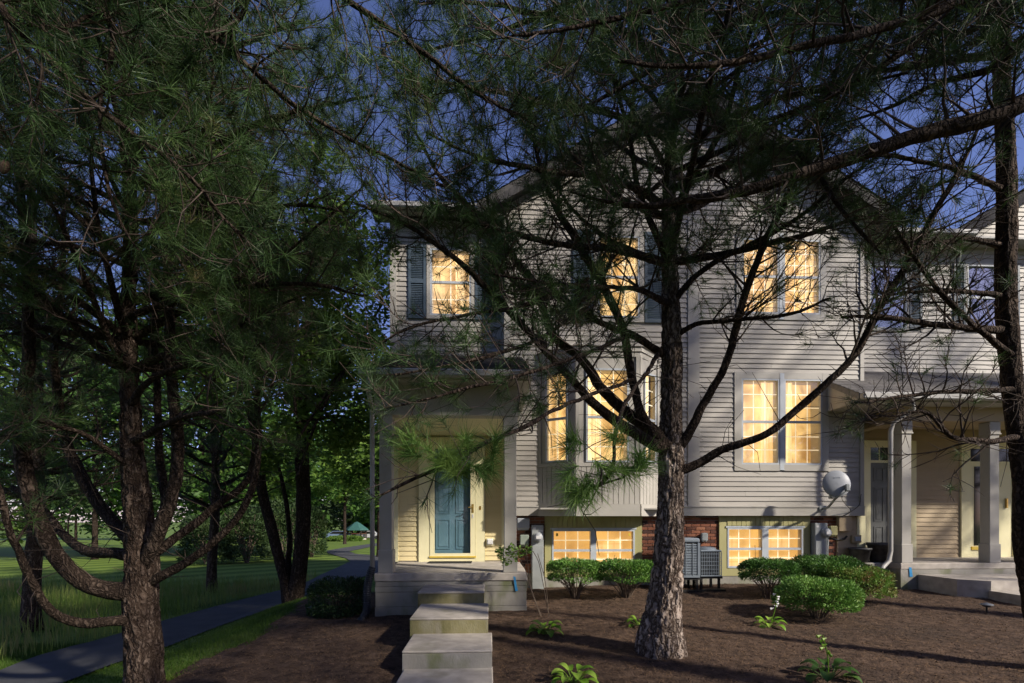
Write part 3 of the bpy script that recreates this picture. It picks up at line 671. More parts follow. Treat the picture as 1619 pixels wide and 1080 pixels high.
for S, wa, wb in ((S6, rW6a, rW6b), (S7, rW7a, rW7b)):
    fr_ = MB()
    for q in cover(S[0], S[1], S[2], S[3], [(wa[0] - .034, wb[1] + .034, wa[2] - .034, wa[3] + .034)]): fr_.box(q[0], q[1], YB - .04, YB + .012, q[2], q[3])
    so = fr_.build('window_surround', 'olive_panel', house)
    x = S[0] + .16
    while x < S[1] - .16:
        MB().box(x + .003, min(x + .1, S[1] - .15) - .003, YB - .052, YB - .04, wa[3] + .075, S[3], .003).build('plank', 'olive_panel', so); x += .1
    MB().box(wa[0] - .07, wb[1] + .07, YB - .058, YB - .04, wa[3] + .036, wa[3] + .07).build('head_trim', 'window_frame', so)
    MB().box(wa[1] + .034, wb[0] - .034, YB - .05, YB, wa[2] - .03, wa[3] + .03).build('mullion', 'window_frame', so)
    for q in (wa, wb): window(house, plane_T(YB - .02), *q, 3, 2, lit='lit_blind', fold=False, split=.47, depthw=.14)
for q in (rW6a, rW6b):
    xx = q[0] + .05 if q is rW6a else q[1] - .09
    st = MB().box(xx, xx + .045, YB - .019, YB - .017, q[3] - .1, q[3] - .04).build('window_sticker', 'yellow_sill', house)
# foundation strip under the brick, tan siding at the end of the wall
MB().box(xb0, xb1, YB - .03, YB + .2, -.3, gz(1100, 907, YB)).build('foundation', 'concrete_side', house)
siding(bw, xtan, xb1 - .13, gz(1340, 890, YB), ZSB, YB - .02, [], 'tan_siding')
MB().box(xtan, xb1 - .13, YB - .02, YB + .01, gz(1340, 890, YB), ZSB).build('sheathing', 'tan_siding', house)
MB().box(xb1 - .13, xb1 + .05, YB - .05, YB + .0, gz(1340, 890, YB), ZSB).build('corner_board', 'porch_trim_lit', house)
u = MB(); u.box(gx(1320, YB), gx(1340, YB), YB - .12, YB - .045, gz(1330, 840, YB), gz(1330, 816, YB), .01); u.build('junction_cover', 'tan_siding', house)

# ---- porch
PX0, PX1 = gx(592.6, YP), gx(833, YP)
deck = MB().box(PX0 - .01, PX1 + .01, YP - .015, YL, DECK - .13, DECK, .012).build('porch_deck', 'concrete', house)
layers = [(-.5, .20), (.204, .44), (.444, .53), (.534, DECK - .13)]
for i, (za, zb) in enumerate(layers):
    k = (i % 2) * .006; MB().box(PX0 + k, PX1 - k, YP + k, YL, za, zb, .004).build('formed_concrete', 'concrete_side', deck)
# spray mark
MB().quadmesh([(gx(811.5, YP), YP - .017, gz(812, 911, YP)), (gx(815, YP), YP - .017, gz(812, 912, YP)), (gx(817, YP), YP - .017, gz(812, 926, YP)), (gx(819, YP), YP - .017, gz(812, 934, YP)), (gx(814.5, YP), YP - .017, gz(812, 934.5, YP)), (gx(813, YP), YP - .017, gz(812, 922, YP))], [(0, 1, 2, 5), (5, 2, 3, 4)]).build('paint_mark', 'blue_paint', deck)
CZ1 = gz(610, 655, YP)          # underside of the beam
def column(parent, xc, yc, z0, z1, wd, m='trim'):
    h = wd / 2; c = MB().box(xc - h, xc + h, yc - h, yc + h, z0 + .002, z1 - .001, .006).build('porch_column', m, parent)
    MB().box(xc - h - .018, xc + h + .018, yc - h - .018, yc + h + .018, z0 + .001, z0 + .42 * .9, .008).build('column_base', m, c)
    MB().box(xc - h - .014, xc + h + .014, yc - h - .014, yc + h + .014, z1 - .24, z1 - .01, .006).build('column_capital', m, c)
    MB().box(xc - h - .024, xc + h + .024, yc - h - .024, yc + h + .024, z1 - .26, z1 - .23, .006).build('column_collar', m, c)
cx0 = gx(609, YP + .03); cx1 = gx(807, YP + .03)
column(house, cx0, YP + .15, DECK, CZ1, .2); column(house, cx1, YP + .15, DECK, CZ1, .2)
PE = gz(700, 592, YP - .3)      # eave height
beam = MB(); beam.box(PX0 - .02, cx1 + .14, YP + .03, YP + .27, CZ1, PE - .04); beam.box(PX0 - .02, PX0 + .2, YP + .27, YL, CZ1, PE - .04); beam.box(cx1 - .1, cx1 + .14, YP + .27, YL - .2, CZ1, PE - .04)
beam.build('porch_beam', 'trim', house)
MB().box(PX0 + .2, cx1 - .1, YP + .27, YL, CZ1 + .03, CZ1 + .07).build('porch_ceiling', 'porch_trim_lit', house)
pr0, pr1 = PX0 - .16, gx(838, YP)
rr = MB(); rr.quadmesh([(pr0, YP - .3, PE - .04), (pr1, YP - .3, PE - .04), (pr1, YL, ZPR - .1), (pr0, YL, ZPR - .1), (pr0, YP - .3, PE + .06), (pr1, YP - .3, PE + .06), (pr1, YL, ZPR), (pr0, YL, ZPR)],
    [(0, 3, 2, 1), (4, 5, 6, 7), (0, 1, 5, 4), (1, 2, 6, 5), (3, 0, 4, 7)]); pro = rr.build('porch_roof', 'shingle', house)
def courses(parent, x0, x1, y0, z0, y1, z1, m, n):
    c = MB()
    for i in range(n):
        a, b2 = i / n, (i + 1.1) / n; ya, yb = y0 + (y1 - y0) * a, y0 + (y1 - y0) * b2; za, zb = z0 + (z1 - z0) * a, z0 + (z1 - z0) * b2
        x = x0 - random.random() * .15
        while x < x1:
            xe = min(x + random.uniform(.13, .2), x1); xa = max(x, x0); j = random.uniform(0, .006)
            c.quadmesh([(xa, ya - j * 2, za + .024), (xe - .004, ya - j * 2, za + .024), (xe - .004, yb, zb + .004), (xa, yb, zb + .004), (xa, ya - j * 2, za + .008), (xe - .004, ya - j * 2, za + .008)], [(0, 1, 2, 3), (4, 5, 1, 0)]); x = xe
    return c.build('shingle_courses', m, parent, kind='stuff')
courses(pro, pr0, pr1, YP - .32, PE + .055, YL - .02, ZPR, 'shingle', 16)
MB().box(pr0, pr1, YP - .42, YP - .3, PE - .06, PE + .06, .02).build('gutter', 'gutter', house)
MB().box(pr0, pr1, YP - .298, YL, PE - .085, PE - .045).build('soffit', 'trim', house)
# triangular infill at the porch roof end
g2 = MB(); 
for xq in (pr0 + .02, pr1 - .02): g2.quadmesh([(xq, YP - .28, PE - .04), (xq, YL, PE - .04), (xq, YL, ZPR - .02), (xq, YP - .28, PE + .03), (xq + .03, YP - .28, PE - .04), (xq + .03, YL, PE - .04), (xq + .03, YL, ZPR - .02), (xq + .03, YP - .28, PE + .03)], [(0, 3, 2, 1), (4, 5, 6, 7), (0, 1, 5, 4)])
g2.build('roof_end_panel', 'trim', pro)
# downspout of the porch and its black corrugated tail
dsx = gx(590, YP)
MB().tube([(dsx + .02, YP - .36, PE - .05), (dsx + .0, YP - .33, PE - .25), (dsx - .02, YP + .02, PE - .5), (dsx - .02, YP + .03, 2.2), (dsx - .02, YP + .03, DECK + .05)], .038, 8).build('downspout', 'gutter', house, True)
# porch wall siding, door
dz0 = DECK
xa, xb, xc_, xd = gx(630, YL), gx(662, YL), gx(767, YL), gx(793, YL)
siding(wing, xa, xb, DECK + .02, CZ1 + .03, YL, [], 'porch_siding_lit'); siding(wing, xc_, xd, DECK + .02, CZ1 + .03, YL, [], 'porch_siding_lit')
dT = gz(715, 692, YL); siding(wing, xb, xc_, dT + .02, CZ1 + .03, YL, [], 'porch_siding_lit')
for a, b2 in ((gx(619, YL), xa), (xd, gx(803, YL))): brd('corner_board', a, b2, DECK, CZ1 + .03, YL, 'porch_trim_lit', t=.04)
door = MB()
d0, d1, s0, s1 = gx(662.5, YL), gx(766.5, YL), gx(680, YL), gx(752, YL)
dsill, dtop = gz(715, 879, YL), gz(715, 703, YL)
door.box(d0, s0, YL - .05, YL + .04, DECK, dT); door.box(s1, d1, YL - .05, YL + .04, DECK, dT); door.box(s0, s1, YL - .05, YL + .04, dtop, dT); door.box(s0, s1, YL - .048, YL + .04, DECK, dsill - .03)
fd = door.build('front_door', 'porch_trim_lit', house)
MB().box(s0 - .01, s1 + .01, YL - .075, YL + .04, dsill - .03, dsill).build('threshold', 'yellow_sill', fd)
gl0, gl1, gb0, gt0 = gx(687.5, YL), gx(744, YL), gz(715, 874.5, YL), gz(715, 710, YL)
st = MB(); st.box(s0 + .004, gl0, YL - .06, YL - .02, dsill, dtop - .004); st.box(gl1, s1 - .004, YL - .06, YL - .02, dsill, dtop - .004); st.box(gl0, gl1, YL - .059, YL - .021, dsill, gb0); st.box(gl0, gl1, YL - .059, YL - .021, gt0, dtop - .004)
st.build('storm_frame', 'porch_trim_lit', fd)
MB().box(gl0, gl1, YL - .043, YL - .039, gb0, gt0).build('storm_glass', 'glass_clear', fd)
leaf = MB().box(s0, s1, YL + .05, YL + .09, dsill - .02, dtop + .02).build('door_leaf', 'door_paint', fd)
def panels(parent, x0, x1, z0, z1, Y, m, rows=((.06, .33), (.38, .74), (.80, .95))):
    W_, Hh = x1 - x0, z1 - z0
    for ca, cb in ((.12, .44), (.56, .88)):
        for ra, rb in rows:
            xa_, xb_, za_, zb_ = x0 + W_ * ca, x0 + W_ * cb, z0 + Hh * ra, z0 + Hh * rb; k = MB(); t = .022
            k.box(xa_, xb_, Y - .012, Y, za_, za_ + t); k.box(xa_, xb_, Y - .012, Y, zb_ - t, zb_); k.box(xa_, xa_ + t, Y - .012, Y, za_ + t, zb_ - t); k.box(xb_ - t, xb_, Y - .012, Y, za_ + t, zb_ - t)
            k.box(xa_ + .05, xb_ - .05, Y - .01, Y, za_ + .05, zb_ - .05, .004); k.build('door_panel', m, parent)
panels(leaf, s0, s1, dsill, dtop, YL + .05, 'door_paint')
hx, hz = gx(747.5, YL), gz(747, 804, YL)
hd = MB(); hd.box(hx - .02, hx + .02, YL - .07, YL - .06, hz - .09, hz + .09, .004); hd.tube([(hx, YL - .07, hz + .03), (hx, YL - .12, hz + .03), (hx - .09, YL - .125, hz + .02)], .011, 8); hd.build('door_handle', 'brass', fd)
MB().box(hx - .015, hx + .015, YL - .068, YL - .06, hz - .2, hz - .12, .003).build('latch_plate', 'white_trim', fd)
bx_ = gx(759.5, YL); MB().box(bx_ - .018, bx_ + .018, YL - .062, YL - .05, hz - .03, hz + .05, .004).build('doorbell', 'brass', fd)
mt = MB().box(gx(676, 9.7), gx(746, 9.7), YL - .46, YL - .12, DECK + .002, DECK + .018, .006).build('door_mat', 'rubber_mat'); tag(mt, 'black rubber doormat on the porch floor before the front door', 'doormat')
ob = thing('outdoor_outlet', 'white outdoor outlet cover on the siding beside the front door', 'outlet', (gx(775, YL), YL - .03, gz(775, 857, YL)))
x, z = gx(775, YL), gz(775, 857, YL)
MB().box(x - .085, x + .085, YL - .05, YL - .024, z - .08, z + .085, .008).build('back_plate', 'porch_trim_lit', ob); MB().box(x - .07, x + .06, YL - .11, YL - .05, z - .05, z + .07, .02).build('cover', 'white_paint', ob)

# ---- steps
steps = thing('front_steps', 'mossy concrete front steps climbing from the walk to the porch', 'steps', (-.5, 6.4, 0))
for xc0, z, y0, y1, hw_ in ((-.555, .565, 7.08, YP - .017, .485), (-.50, .392, 6.06, 7.10, .49), (-.455, .196, 5.28, 6.10, .49)):
    s_ = MB().box(xc0 - hw_, xc0 + hw_, y0, y1, z - .03, z, .01).build('step', 'concrete', steps)
    MB().box(xc0 - hw_ + .004, xc0 + hw_ - .004, y0 + .006, y1 - .002, z - .6, z - .031, .004).build('riser', 'mossy_riser' if z > .3 else 'concrete_side', s_)

# ================================================================== NEIGHBOURING TOWNHOUSE
nbr = thing('townhouse', 'shaded tan and grey neighbouring townhouse with columned porch and unlit windows', 'house', (11, 12, .2))
NX1 = 17.5; YD = 9.18; NX0 = XR
ZEN = gz(1500, 388, YN); NPR = gz(1500, 590, YN); NPE = gz(1480, 628, 8.85)
rN1, rN2 = grect(1376, 421, 1430, 518, YN), grect(1530, 422, 1582, 520, YN)
dn0, dn1, dnt = gx(1374, YN), gx(1405, YN), gz(1390, 733, YN)
nw = wall_back(nbr, NX0, NX1, DECK - .2, ZEN, YN, [grow(rN1, .034), grow(rN2, .034)], 'siding')
so_ = [grow(rN1, .08), grow(rN2, .08), (rN1[1] + .08, gx(1456, YN), rN1[2] - .03, rN1[3] + .03), (gx(1506, YN), rN2[0] - .08, rN2[2] - .03, rN2[3] + .03), (rN2[1] + .08, rN2[1] + .42, rN2[2] - .03, rN2[3] + .03)]
siding(nw, NX0 + .1, NX1, NPR, ZEN, YN, so_, 'siding')
TN = plane_T(YN)
for q in (rN1, rN2): window(nbr, TN, *q, 3, 2, lit=None, casing=(.045, .045, .045, .045), glass='glass_mirror', fold=False)
shutter(nbr, rN1[1] + .085, gx(1456, YN), rN1[2] - .03, rN1[3] + .03, YN); shutter(nbr, gx(1506, YN), rN2[0] - .085, rN2[2] - .03, rN2[3] + .03, YN); shutter(nbr, rN2[1] + .085, rN2[1] + .42, rN2[2] - .03, rN2[3] + .03, YN)
# upper gable to the right, eave roof
gxc = gx(1640, YN) + 2.1; gpk = ZEN + 2.6; ghw = 2.6 / SLP
gk = MB().prism([(gxc - ghw, ZEN), (gxc + ghw, ZEN), (gxc, gpk)], YN - .0, YN + .15).build('gable_wall', 'siding', nbr)
siding(gk, gxc - ghw, gxc + ghw, ZEN, gpk, YN, [], 'siding', clip=lambda z: (gxc - (gpk - z) / SLP, gxc + (gpk - z) / SLP) if gpk - z > .1 else None)
gable_roof(nbr, gxc, ghw + .3, gpk + .05, YN - .35, YN + 8, 'shingle')
r = MB(); r.quadmesh([(NX0 - .4, YN - .4, ZEN), (gxc - ghw, YN - .4, ZEN), (gxc - ghw, YN + 3.6, ZEN + 2.2), (NX0 - .4, YN + 3.6, ZEN + 2.2), (NX0 - .4, YN - .4, ZEN + .1), (gxc - ghw, YN - .4, ZEN + .1), (gxc - ghw, YN + 3.6, ZEN + 2.3), (NX0 - .4, YN + 3.6, ZEN + 2.3)],
    [(0, 1, 2, 3), (4, 7, 6, 5), (0, 4, 5, 1), (1, 5, 6, 2)]); r.build('roof', 'shingle', nbr)
MB().box(NX0 + .02, gxc - ghw + .3, YN - .5, YN - .4, ZEN - .03, ZEN + .09, .02).build('gutter', 'gutter', nbr)
MB().box(NX0 + .02, NX1, YN - .4, YN, ZEN - .05, ZEN - .01).build('soffit', 'trim', nbr)
# porch roof, beam, columns
nr0 = gx(1358, 8.85)
rr = MB(); rr.quadmesh([(nr0, 8.85, NPE - .06), (NX1, 8.85, NPE - .06), (NX1, YN, NPR - .1), (nr0, YN, NPR - .1), (nr0, 8.85, NPE + .06), (NX1, 8.85, NPE + .06), (NX1, YN, NPR), (nr0, YN, NPR)],
    [(0, 3, 2, 1), (4, 5, 6, 7), (0, 1, 5, 4), (1, 2, 6, 5), (3, 0, 4, 7)]); npr = rr.build('porch_roof', 'shingle_grey', nbr)
courses(npr, nr0 - .02, 14.2, 8.83, NPE + .05, YN - .02, NPR, 'shingle_grey', 15)
q = MB()
q.quadmesh([(nr0 + .01, 8.9, NPE - .06), (nr0 + .01, YN, NPE - .06), (nr0 + .01, YN, NPR - .04), (nr0 + .01, 8.9, NPE + .02), (nr0 + .05, 8.9, NPE - .06), (nr0 + .05, YN, NPE - .06), (nr0 + .05, YN, NPR - .04), (nr0 + .05, 8.9, NPE + .02)], [(0, 3, 2, 1), (4, 5, 6, 7), (0, 1, 5, 4)])
q.build('roof_end_panel', 'trim', npr)
MB().box(nr0, NX1, 8.72, 8.849, NPE - .07, NPE + .06, .02).build('gutter', 'gutter', nbr)
MB().box(nr0, NX1, 8.851, YN, NPE - .1, NPE - .062).build('soffit', 'trim', nbr)
ncz = gz(1427, 667, YD + .15); ncx0 = gx(1428, YD + .12); ncx1 = gx(1566, YD + .12)
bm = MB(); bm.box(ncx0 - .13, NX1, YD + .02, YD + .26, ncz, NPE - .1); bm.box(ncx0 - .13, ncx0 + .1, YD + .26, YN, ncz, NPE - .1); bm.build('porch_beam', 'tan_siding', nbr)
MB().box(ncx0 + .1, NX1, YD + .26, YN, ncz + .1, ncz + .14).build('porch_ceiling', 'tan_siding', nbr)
for cxx in (ncx0, ncx1, gx(1619, YD + .12) + .25): column(nbr, cxx, YD + .14, DECK, ncz, .2)
# porch deck and foundation
nd0 = gx(1424, YD)
ndk = MB().box(nd0, NX1, YD, YN, DECK - .12, DECK, .012).build('porch_deck', 'concrete', nbr)
MB().box(nd0 + .005, NX1, YD + .008, YN, .0, DECK - .121, .006).build('formed_concrete', 'concrete_side', ndk)
nd00 = gx(1336, 9.5)
MB().box(nd00, nd0 - .003, 9.45, YB - .055, -.1, DECK - .012, .012).build('concrete_ledge', 'concrete_side', nbr)
MB().box(XR + .06, nd0 - .003, YB - .05, YN, 0, DECK - .002, .01).build('concrete_ledge', 'concrete_side', nbr)
MB().quadmesh([(gx(1437, YD), YD - .003, gz(1437, 897, YD)), (gx(1441, YD), YD - .003, gz(1437, 897, YD)), (gx(1443, YD), YD - .003, gz(1437, 912, YD)), (gx(1438, YD), YD - .003, gz(1437, 912, YD))], [(0, 1, 2, 3)]).build('paint_mark', 'blue_paint', ndk)
# porch wall
xw0, xw1 = gx(1446, YN), gx(1515, YN)
wtop = ncz + .1
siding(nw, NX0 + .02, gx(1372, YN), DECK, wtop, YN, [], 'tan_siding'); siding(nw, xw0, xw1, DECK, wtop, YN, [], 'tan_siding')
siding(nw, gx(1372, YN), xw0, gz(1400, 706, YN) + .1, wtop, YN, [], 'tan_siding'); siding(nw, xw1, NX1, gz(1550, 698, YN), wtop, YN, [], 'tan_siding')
kd = MB(); kd.box(gx(1358, YN), dn0, YN - .05, YN + .02, DECK, gz(1390, 697, YN)); kd.box(dn1 + .25, xw0, YN - .05, YN + .02, DECK, gz(1390, 697, YN)); kd.box(dn0, dn1 + .25, YN - .05, YN + .02, gz(1390, 708, YN), gz(1390, 697, YN)); kd.box(dn0, dn1 + .25, YN - .048, YN + .02, gz(1390, 732, YN), gz(1390, 728, YN))
nd = kd.build('front_door', 'porch_trim_lit', nbr)
lf = MB().box(dn0, dn1 + .25, YN - .03, YN - .001, DECK, gz(1390, 732, YN)).build('door_leaf', 'door_grey', nd); panels(lf, dn0, dn1 + .25, DECK, gz(1390, 732, YN), YN - .03, 'door_grey')
MB().box(dn0, dn1 + .25, YN - .03, YN - .02, gz(1390, 728, YN), gz(1390, 708, YN)).build('transom_pane', 'glass_dark', nd)
MB().box((dn0 + dn1) / 2 - .03, (dn0 + dn1) / 2 - .01, YN - .04, YN - .03, gz(1390, 728, YN), gz(1390, 708, YN)).build('transom_bar', 'porch_trim_lit', nd)
e0_, e1_, ez = gx(1517, YN), gx(1612, YN), gz(1550, 697, YN); f0, f1 = gx(1531, YN), gx(1598, YN)
kd = MB(); kd.box(e0_, f0, YN - .05, YN + .02, DECK, ez); kd.box(f1, e1_, YN - .05, YN + .02, DECK, ez); kd.box(f0, f1, YN - .05, YN + .02, gz(1550, 710, YN), ez); kd.box(f0, f1, YN - .046, YN + .02, gz(1550, 736, YN), gz(1550, 730, YN))
nd2 = kd.build('storm_door', 'porch_trim_lit', nbr)
MB().box(f0, f1, YN - .03, YN - .02, gz(1550, 730, YN), gz(1550, 710, YN)).build('transom_pane', 'glass_dark', nd2)
MB().box(f0, f1, YN - .03, YN - .02, DECK, gz(1550, 736, YN)).build('door_leaf', 'porch_trim_lit', nd2)
MB().box(gx(1538, YN), gx(1556, YN), YN - .04, YN - .03, gz(1550, 862, YN), gz(1550, 738, YN)).build('side_glass', 'glass_dark', nd2)
MB().box(gx(1533, YN), gx(1560, YN), YN - .06, YN - .03, gz(1550, 869, YN), gz(1550, 864, YN)).build('threshold', 'yellow_sill', nd2)
hz = gz(1588, 795, YN); hx = gx(1588, YN); MB().box(hx - .02, hx + .02, YN - .07, YN - .03, hz - .12, hz + .1, .005).build('door_handle', 'brass', nd2)
# downspout
yq = YD - .1
MB().tube([(gx(1443, 8.75), 8.78, NPE - .05), (gx(1441, 8.9), 8.85, NPE - .22), (gx(1412, yq), yq, NPE - .45), (gx(1408, yq), yq, NPE - .62), (gx(1408, yq), yq, DECK + .25), (gx(1405, yq), yq, DECK + .06), (gx(1393, yq), yq - .05, DECK - .05), (gx(1386, yq), yq - .1, DECK - .12), (gx(1385, yq), yq - .1, .34)], .042, 10).build('downspout', 'gutter', nbr, True)
# landing and lower step
land = thing('concrete_landing', 'low concrete landing slab stepping down from the neighbouring porch', 'landing', (11, 8.6, .2))
l0 = gx(1481, YD - .4); lz = gz(1500, 908, YD)
MB().prism_z([(l0, YD - .004), (l0 + .05, YD - .75), (gx(1567, 8.15), 8.15), (NX1, 8.15), (NX1, YD - .004)], .0, lz).build('upper_slab', 'concrete', land)
MB().prism_z([(gx(1566, 8.12), 8.147), (gx(1566, 8.12), 7.6), (NX1, 7.1), (NX1, 8.147)], .0, lz - .17).build('lower_slab', 'concrete', land)

# ================================================================== UTILITIES AND SMALL THINGS
def meter(px0, px1, py0, py1, mcx, mcy, label, m, Y=YB - .05):
    x0, x1, z0, z1 = gx(px0, Y), gx(px1, Y), gz(px0, py1, Y), gz(px0, py0, Y); xm, zm = gx(mcx, Y), gz(mcx, mcy, Y)
    t = thing('electric_meter', label, 'meter', ((x0 + x1) / 2, Y, z0), 'electric meter cabinets on the brick wall')
    MB().box(x0, x1, Y - .11, Y + .04, z0, z1, .01).build('cabinet', m, t)
    MB().box(x0 + .012, x1 - .012, Y - .118, Y - .11, z0 + .02, zm - .17, .003).build('lower_door', m, t)
    T = Matrix.Translation((xm, Y - .11, zm)) @ Matrix.Rotation(R(90), 4, 'X')
    MB(T).lathe([(.0, .001), (.105, .002), (.105, .03), (.085, .034)], seg=20).build('meter_ring', 'grey_metal', t)
    MB(T).lathe([(.085, .03), (.085, .08), (.072, .105), (.0, .112)], seg=20).build('meter_dome', 'dish', t, True)
    MB(T).box(-.05, .05, -.03, .03, .1, .116).build('meter_face', 'white_paint', t)
    MB().box(x0 + .03, x0 + .08, Y - .113, Y - .11, z1 - .09, z1 - .05).build('cabinet_label', 'white_paint', t); MB().box(x1 - .09, x1 - .02, Y - .113, Y - .11, z1 - .14, z1 - .1).build('cabinet_label', 'white_paint', t)
    return t
meter(840, 858.5, 830, 937, 850, 849, 'tall grey electric meter cabinet beside the porch, behind thin stems', 'grey_metal')
meter(1283, 1303, 827, 915, 1299, 842, 'grey electric meter cabinet on brick below the satellite dish', 'grey_metal')
def ubox(px0, px1, py0, py1, label, m, name='utility_box', dp=.12):
    Y = YB - .012; x0, x1, z0, z1 = gx(px0, Y), gx(px1, Y), gz(px0, py1, Y), gz(px0, py0, Y)
    t = thing(name, label, 'utility box', ((x0 + x1) / 2, Y, z0)); MB().box(x0, x1, Y - dp * .7, Y, z0, z1, .015).build('case', m, t)
    MB().box(x0 - .01, x1 + .01, Y - dp, Y - dp * .7, z0 + (z1 - z0) * .12, z1 + .01, .018).build('lid', m, t); return t
ubox(817.5, 836, 820, 838, 'large pale utility box high on the brick beside the porch column', 'dish'); ubox(822, 835, 846, 864, 'small green-grey utility box low on the brick beside the porch', 'green_metal')
ubox(1307, 1318, 832, 849, 'small olive utility box right of the meter under the dish', 'olive_panel'); ubox(1107, 1116, 843, 857, 'pale grey disconnect box on brick above the air conditioners', 'grey_metal', dp=.09)
t = thing('outdoor_outlet', 'brown framed outdoor outlet box on tan siding near the pots', 'outlet', (gx(1350, YB), YB - .05, gz(1350, 852, YB)))
x, z = gx(1350, YB), gz(1350, 852, YB); MB().box(x - .1, x + .1, YB - .09, YB - .042, z - .08, z + .08, .01).build('back_plate', 'tan_siding', t); MB().box(x - .06, x + .07, YB - .12, YB - .09, z - .045, z + .05, .01).build('cover', 'dish', t)
cd = thing('conduit', 'thin grey conduit pipe running down the brick from the olive box', 'conduit', (gx(1306, YB), YB - .05, .4))
MB().tube([(gx(1307, YB), YB - .05, gz(1307, 849, YB)), (gx(1306, YB), YB - .05, gz(1307, 870, YB)), (gx(1306, YB), YB - .05, .3)], .014, 8).build('pipe', 'grey_metal', cd, True)
MB().tube([(gx(1308, YB), YB - .06, gz(1307, 851, YB)), (gx(1320, YB), YB - .07, gz(1307, 853, YB)), (gx(1332, YB), YB - .06, gz(1307, 852, YB)), (gx(1336, YB), YB - .05, gz(1307, 848, YB))], .02, 8).build('cable', 'black_plastic', cd, True)
# satellite dish
Yd = YM - .75; dc = Vector((gx(1324, Yd), Yd, gz(1324, 764, Yd)))
dish = thing('satellite_dish', 'grey oval satellite dish on an arm bolted to the skirt board', 'satellite dish', (gx(1297, YM), YM - .05, gz(1297, 806, YM)))
nrm = Vector((-.30, -.94, .16)).normalized(); q = nrm.to_track_quat('Z', 'Y'); T = Matrix.Translation(dc) @ q.to_matrix().to_4x4() @ Matrix.Diagonal((1.0, 1.1, 1, 1))
prof = [(0, .012), (.06, .010), (.12, .002), (.18, -.014), (.222, -.034), (.24, -.045), (.243, -.052), (.225, -.05), (.12, -.02), (0, -.01)]
MB(T).lathe(prof, seg=40).build('reflector', 'dish', dish, True)
MB(T).box(-.06, .05, .085, .11, .006, .008, .0005).build('faint_print', 'dish_mark', dish)
foot = Vector((gx(1297, YM), YM - .06, gz(1297, 805, YM))); arm = dc + q @ Vector((.15, -.10, .03))
MB().tube([foot, foot + Vector((.01, -.16, .03)), arm + Vector((-.16, .1, -.2)), arm + Vector((-.02, 0, -.03))], .024, 10).build('mast', 'grey_metal', dish, True)
MB(Matrix.Translation(arm) @ q.to_matrix().to_4x4()).box(-.035, .035, -.07, .07, -.03, .04, .012).build('bracket', 'grey_metal', dish)
MB().tube([arm, arm + Vector((.02, .1, -.02)), dc - nrm * .3 - Vector((0, 0, .2))], .016, 8).build('feed_arm', 'grey_metal', dish, True)
MB(Matrix.Translation(dc - nrm * .3 - Vector((0, 0, .2))) @ q.to_matrix().to_4x4()).box(-.045, .045, -.035, .035, -.05, .05, .012).build('receiver', 'grey_metal', dish)
MB().box(foot.x - .07, foot.x + .07, YM - .074, YM - .068, foot.z - .05, foot.z + .07).build('foot_plate', 'grey_metal', dish)
MB().tube(spline([arm, arm + Vector((.12, .3, -.2)), Vector((gx(1340, YM), YM - .09, ZS - .1)), Vector((gx(1325, YM), YM - .1, ZSB - .02)), Vector((gx(1352, YM), YM - .09, ZS + .0)), Vector((gx(1358, YM), YM - .06, ZS + .25))], .05), .006, 6).build('cable', 'black_plastic', dish, True)
# air conditioners
def louver_unit(x0, x1, y0, y1, z0, z1, label):
    t = thing('air_conditioner', label, 'air conditioner', ((x0 + x1) / 2, (y0 + y1) / 2, z0 - .1), 'air conditioners on stands by the brick wall')
    MB().box(x0 + .03, x1 - .03, y0 + .03, y1 - .03, z0 + .02, z1 - .08).build('coil', 'ac_dark', t)
    MB().box(x0, x1, y0, y1, z1 - .09, z1, .025).build('top_cover', 'ac_metal', t); MB().box(x0, x1, y0, y1, z0, z0 + .05, .008).build('base_pan', 'ac_metal', t)
    for xa in (x0, x1 - .045):
        for ya in (y0, y1 - .045): MB().box(xa, xa + .045, ya, ya + .045, z0 + .05, z1 - .09).build('corner_post', 'ac_metal', t)
    z = z0 + .07
    while z < z1 - .11:
        MB().quadmesh([(x0 + .045, y0 + .004, z), (x1 - .045, y0 + .004, z), (x1 - .045, y0 + .022, z + .017), (x0 + .045, y0 + .022, z + .017)], [(0, 1, 2, 3)]).build('louver', 'ac_metal', t)
        MB().quadmesh([(x1 - .004, y0 + .045, z), (x1 - .004, y1 - .045, z), (x1 - .022, y1 - .045, z + .017), (x1 - .022, y0 + .045, z + .017)], [(0, 1, 2, 3)]).build('louver', 'ac_metal', t); z += .031
    v = MB()
    for i in range(1, 4): u = x0 + (x1 - x0) * i / 4; v.box(u - .006, u + .006, y0 - .002, y0 + .006, z0 + .05, z1 - .09)
    v.build('rib', 'ac_metal', t); return t
def stand(t, x0, x1, y0, y1, z):
    g0 = float(H((x0 + x1) / 2, y0)); P_ = lambda *a_: MB().box(*a_).build('stand_bar', 'black_plastic', t)
    for yy in (y0 + .03, y1 - .07): P_(x0 - .02, x1 + .02, yy, yy + .04, z - .04, z - .001)
    for xx in (x0 + .02, x1 - .06): P_(xx, xx + .04, y0 + .04, y0 + .08, g0 - .05, z - .041); P_(xx, xx + .04, y1 - .07, y1 - .03, g0 - .05, z - .041)
    P_(x0 - .05, x1 + .03, y0 - .08, y0 + .03, g0 - .04, g0 + .05)
ax0, ax1 = gx(1062, 9.05), gx(1107, 9.05); az0, az1 = gz(1090, 914, 9.05), gz(1090, 851, 9.05)
t = louver_unit(ax0, ax1, 9.05, 9.55, az0, az1, 'tall louvered air conditioner half hidden behind the pine trunk'); stand(t, ax0, ax1, 9.05, 9.55, az0)
bx0, bx1 = gx(1107.5, 9.15), gx(1142, 9.15); bz0_, bz1_ = gz(1125, 912, 9.15), gz(1125, 870, 9.15)
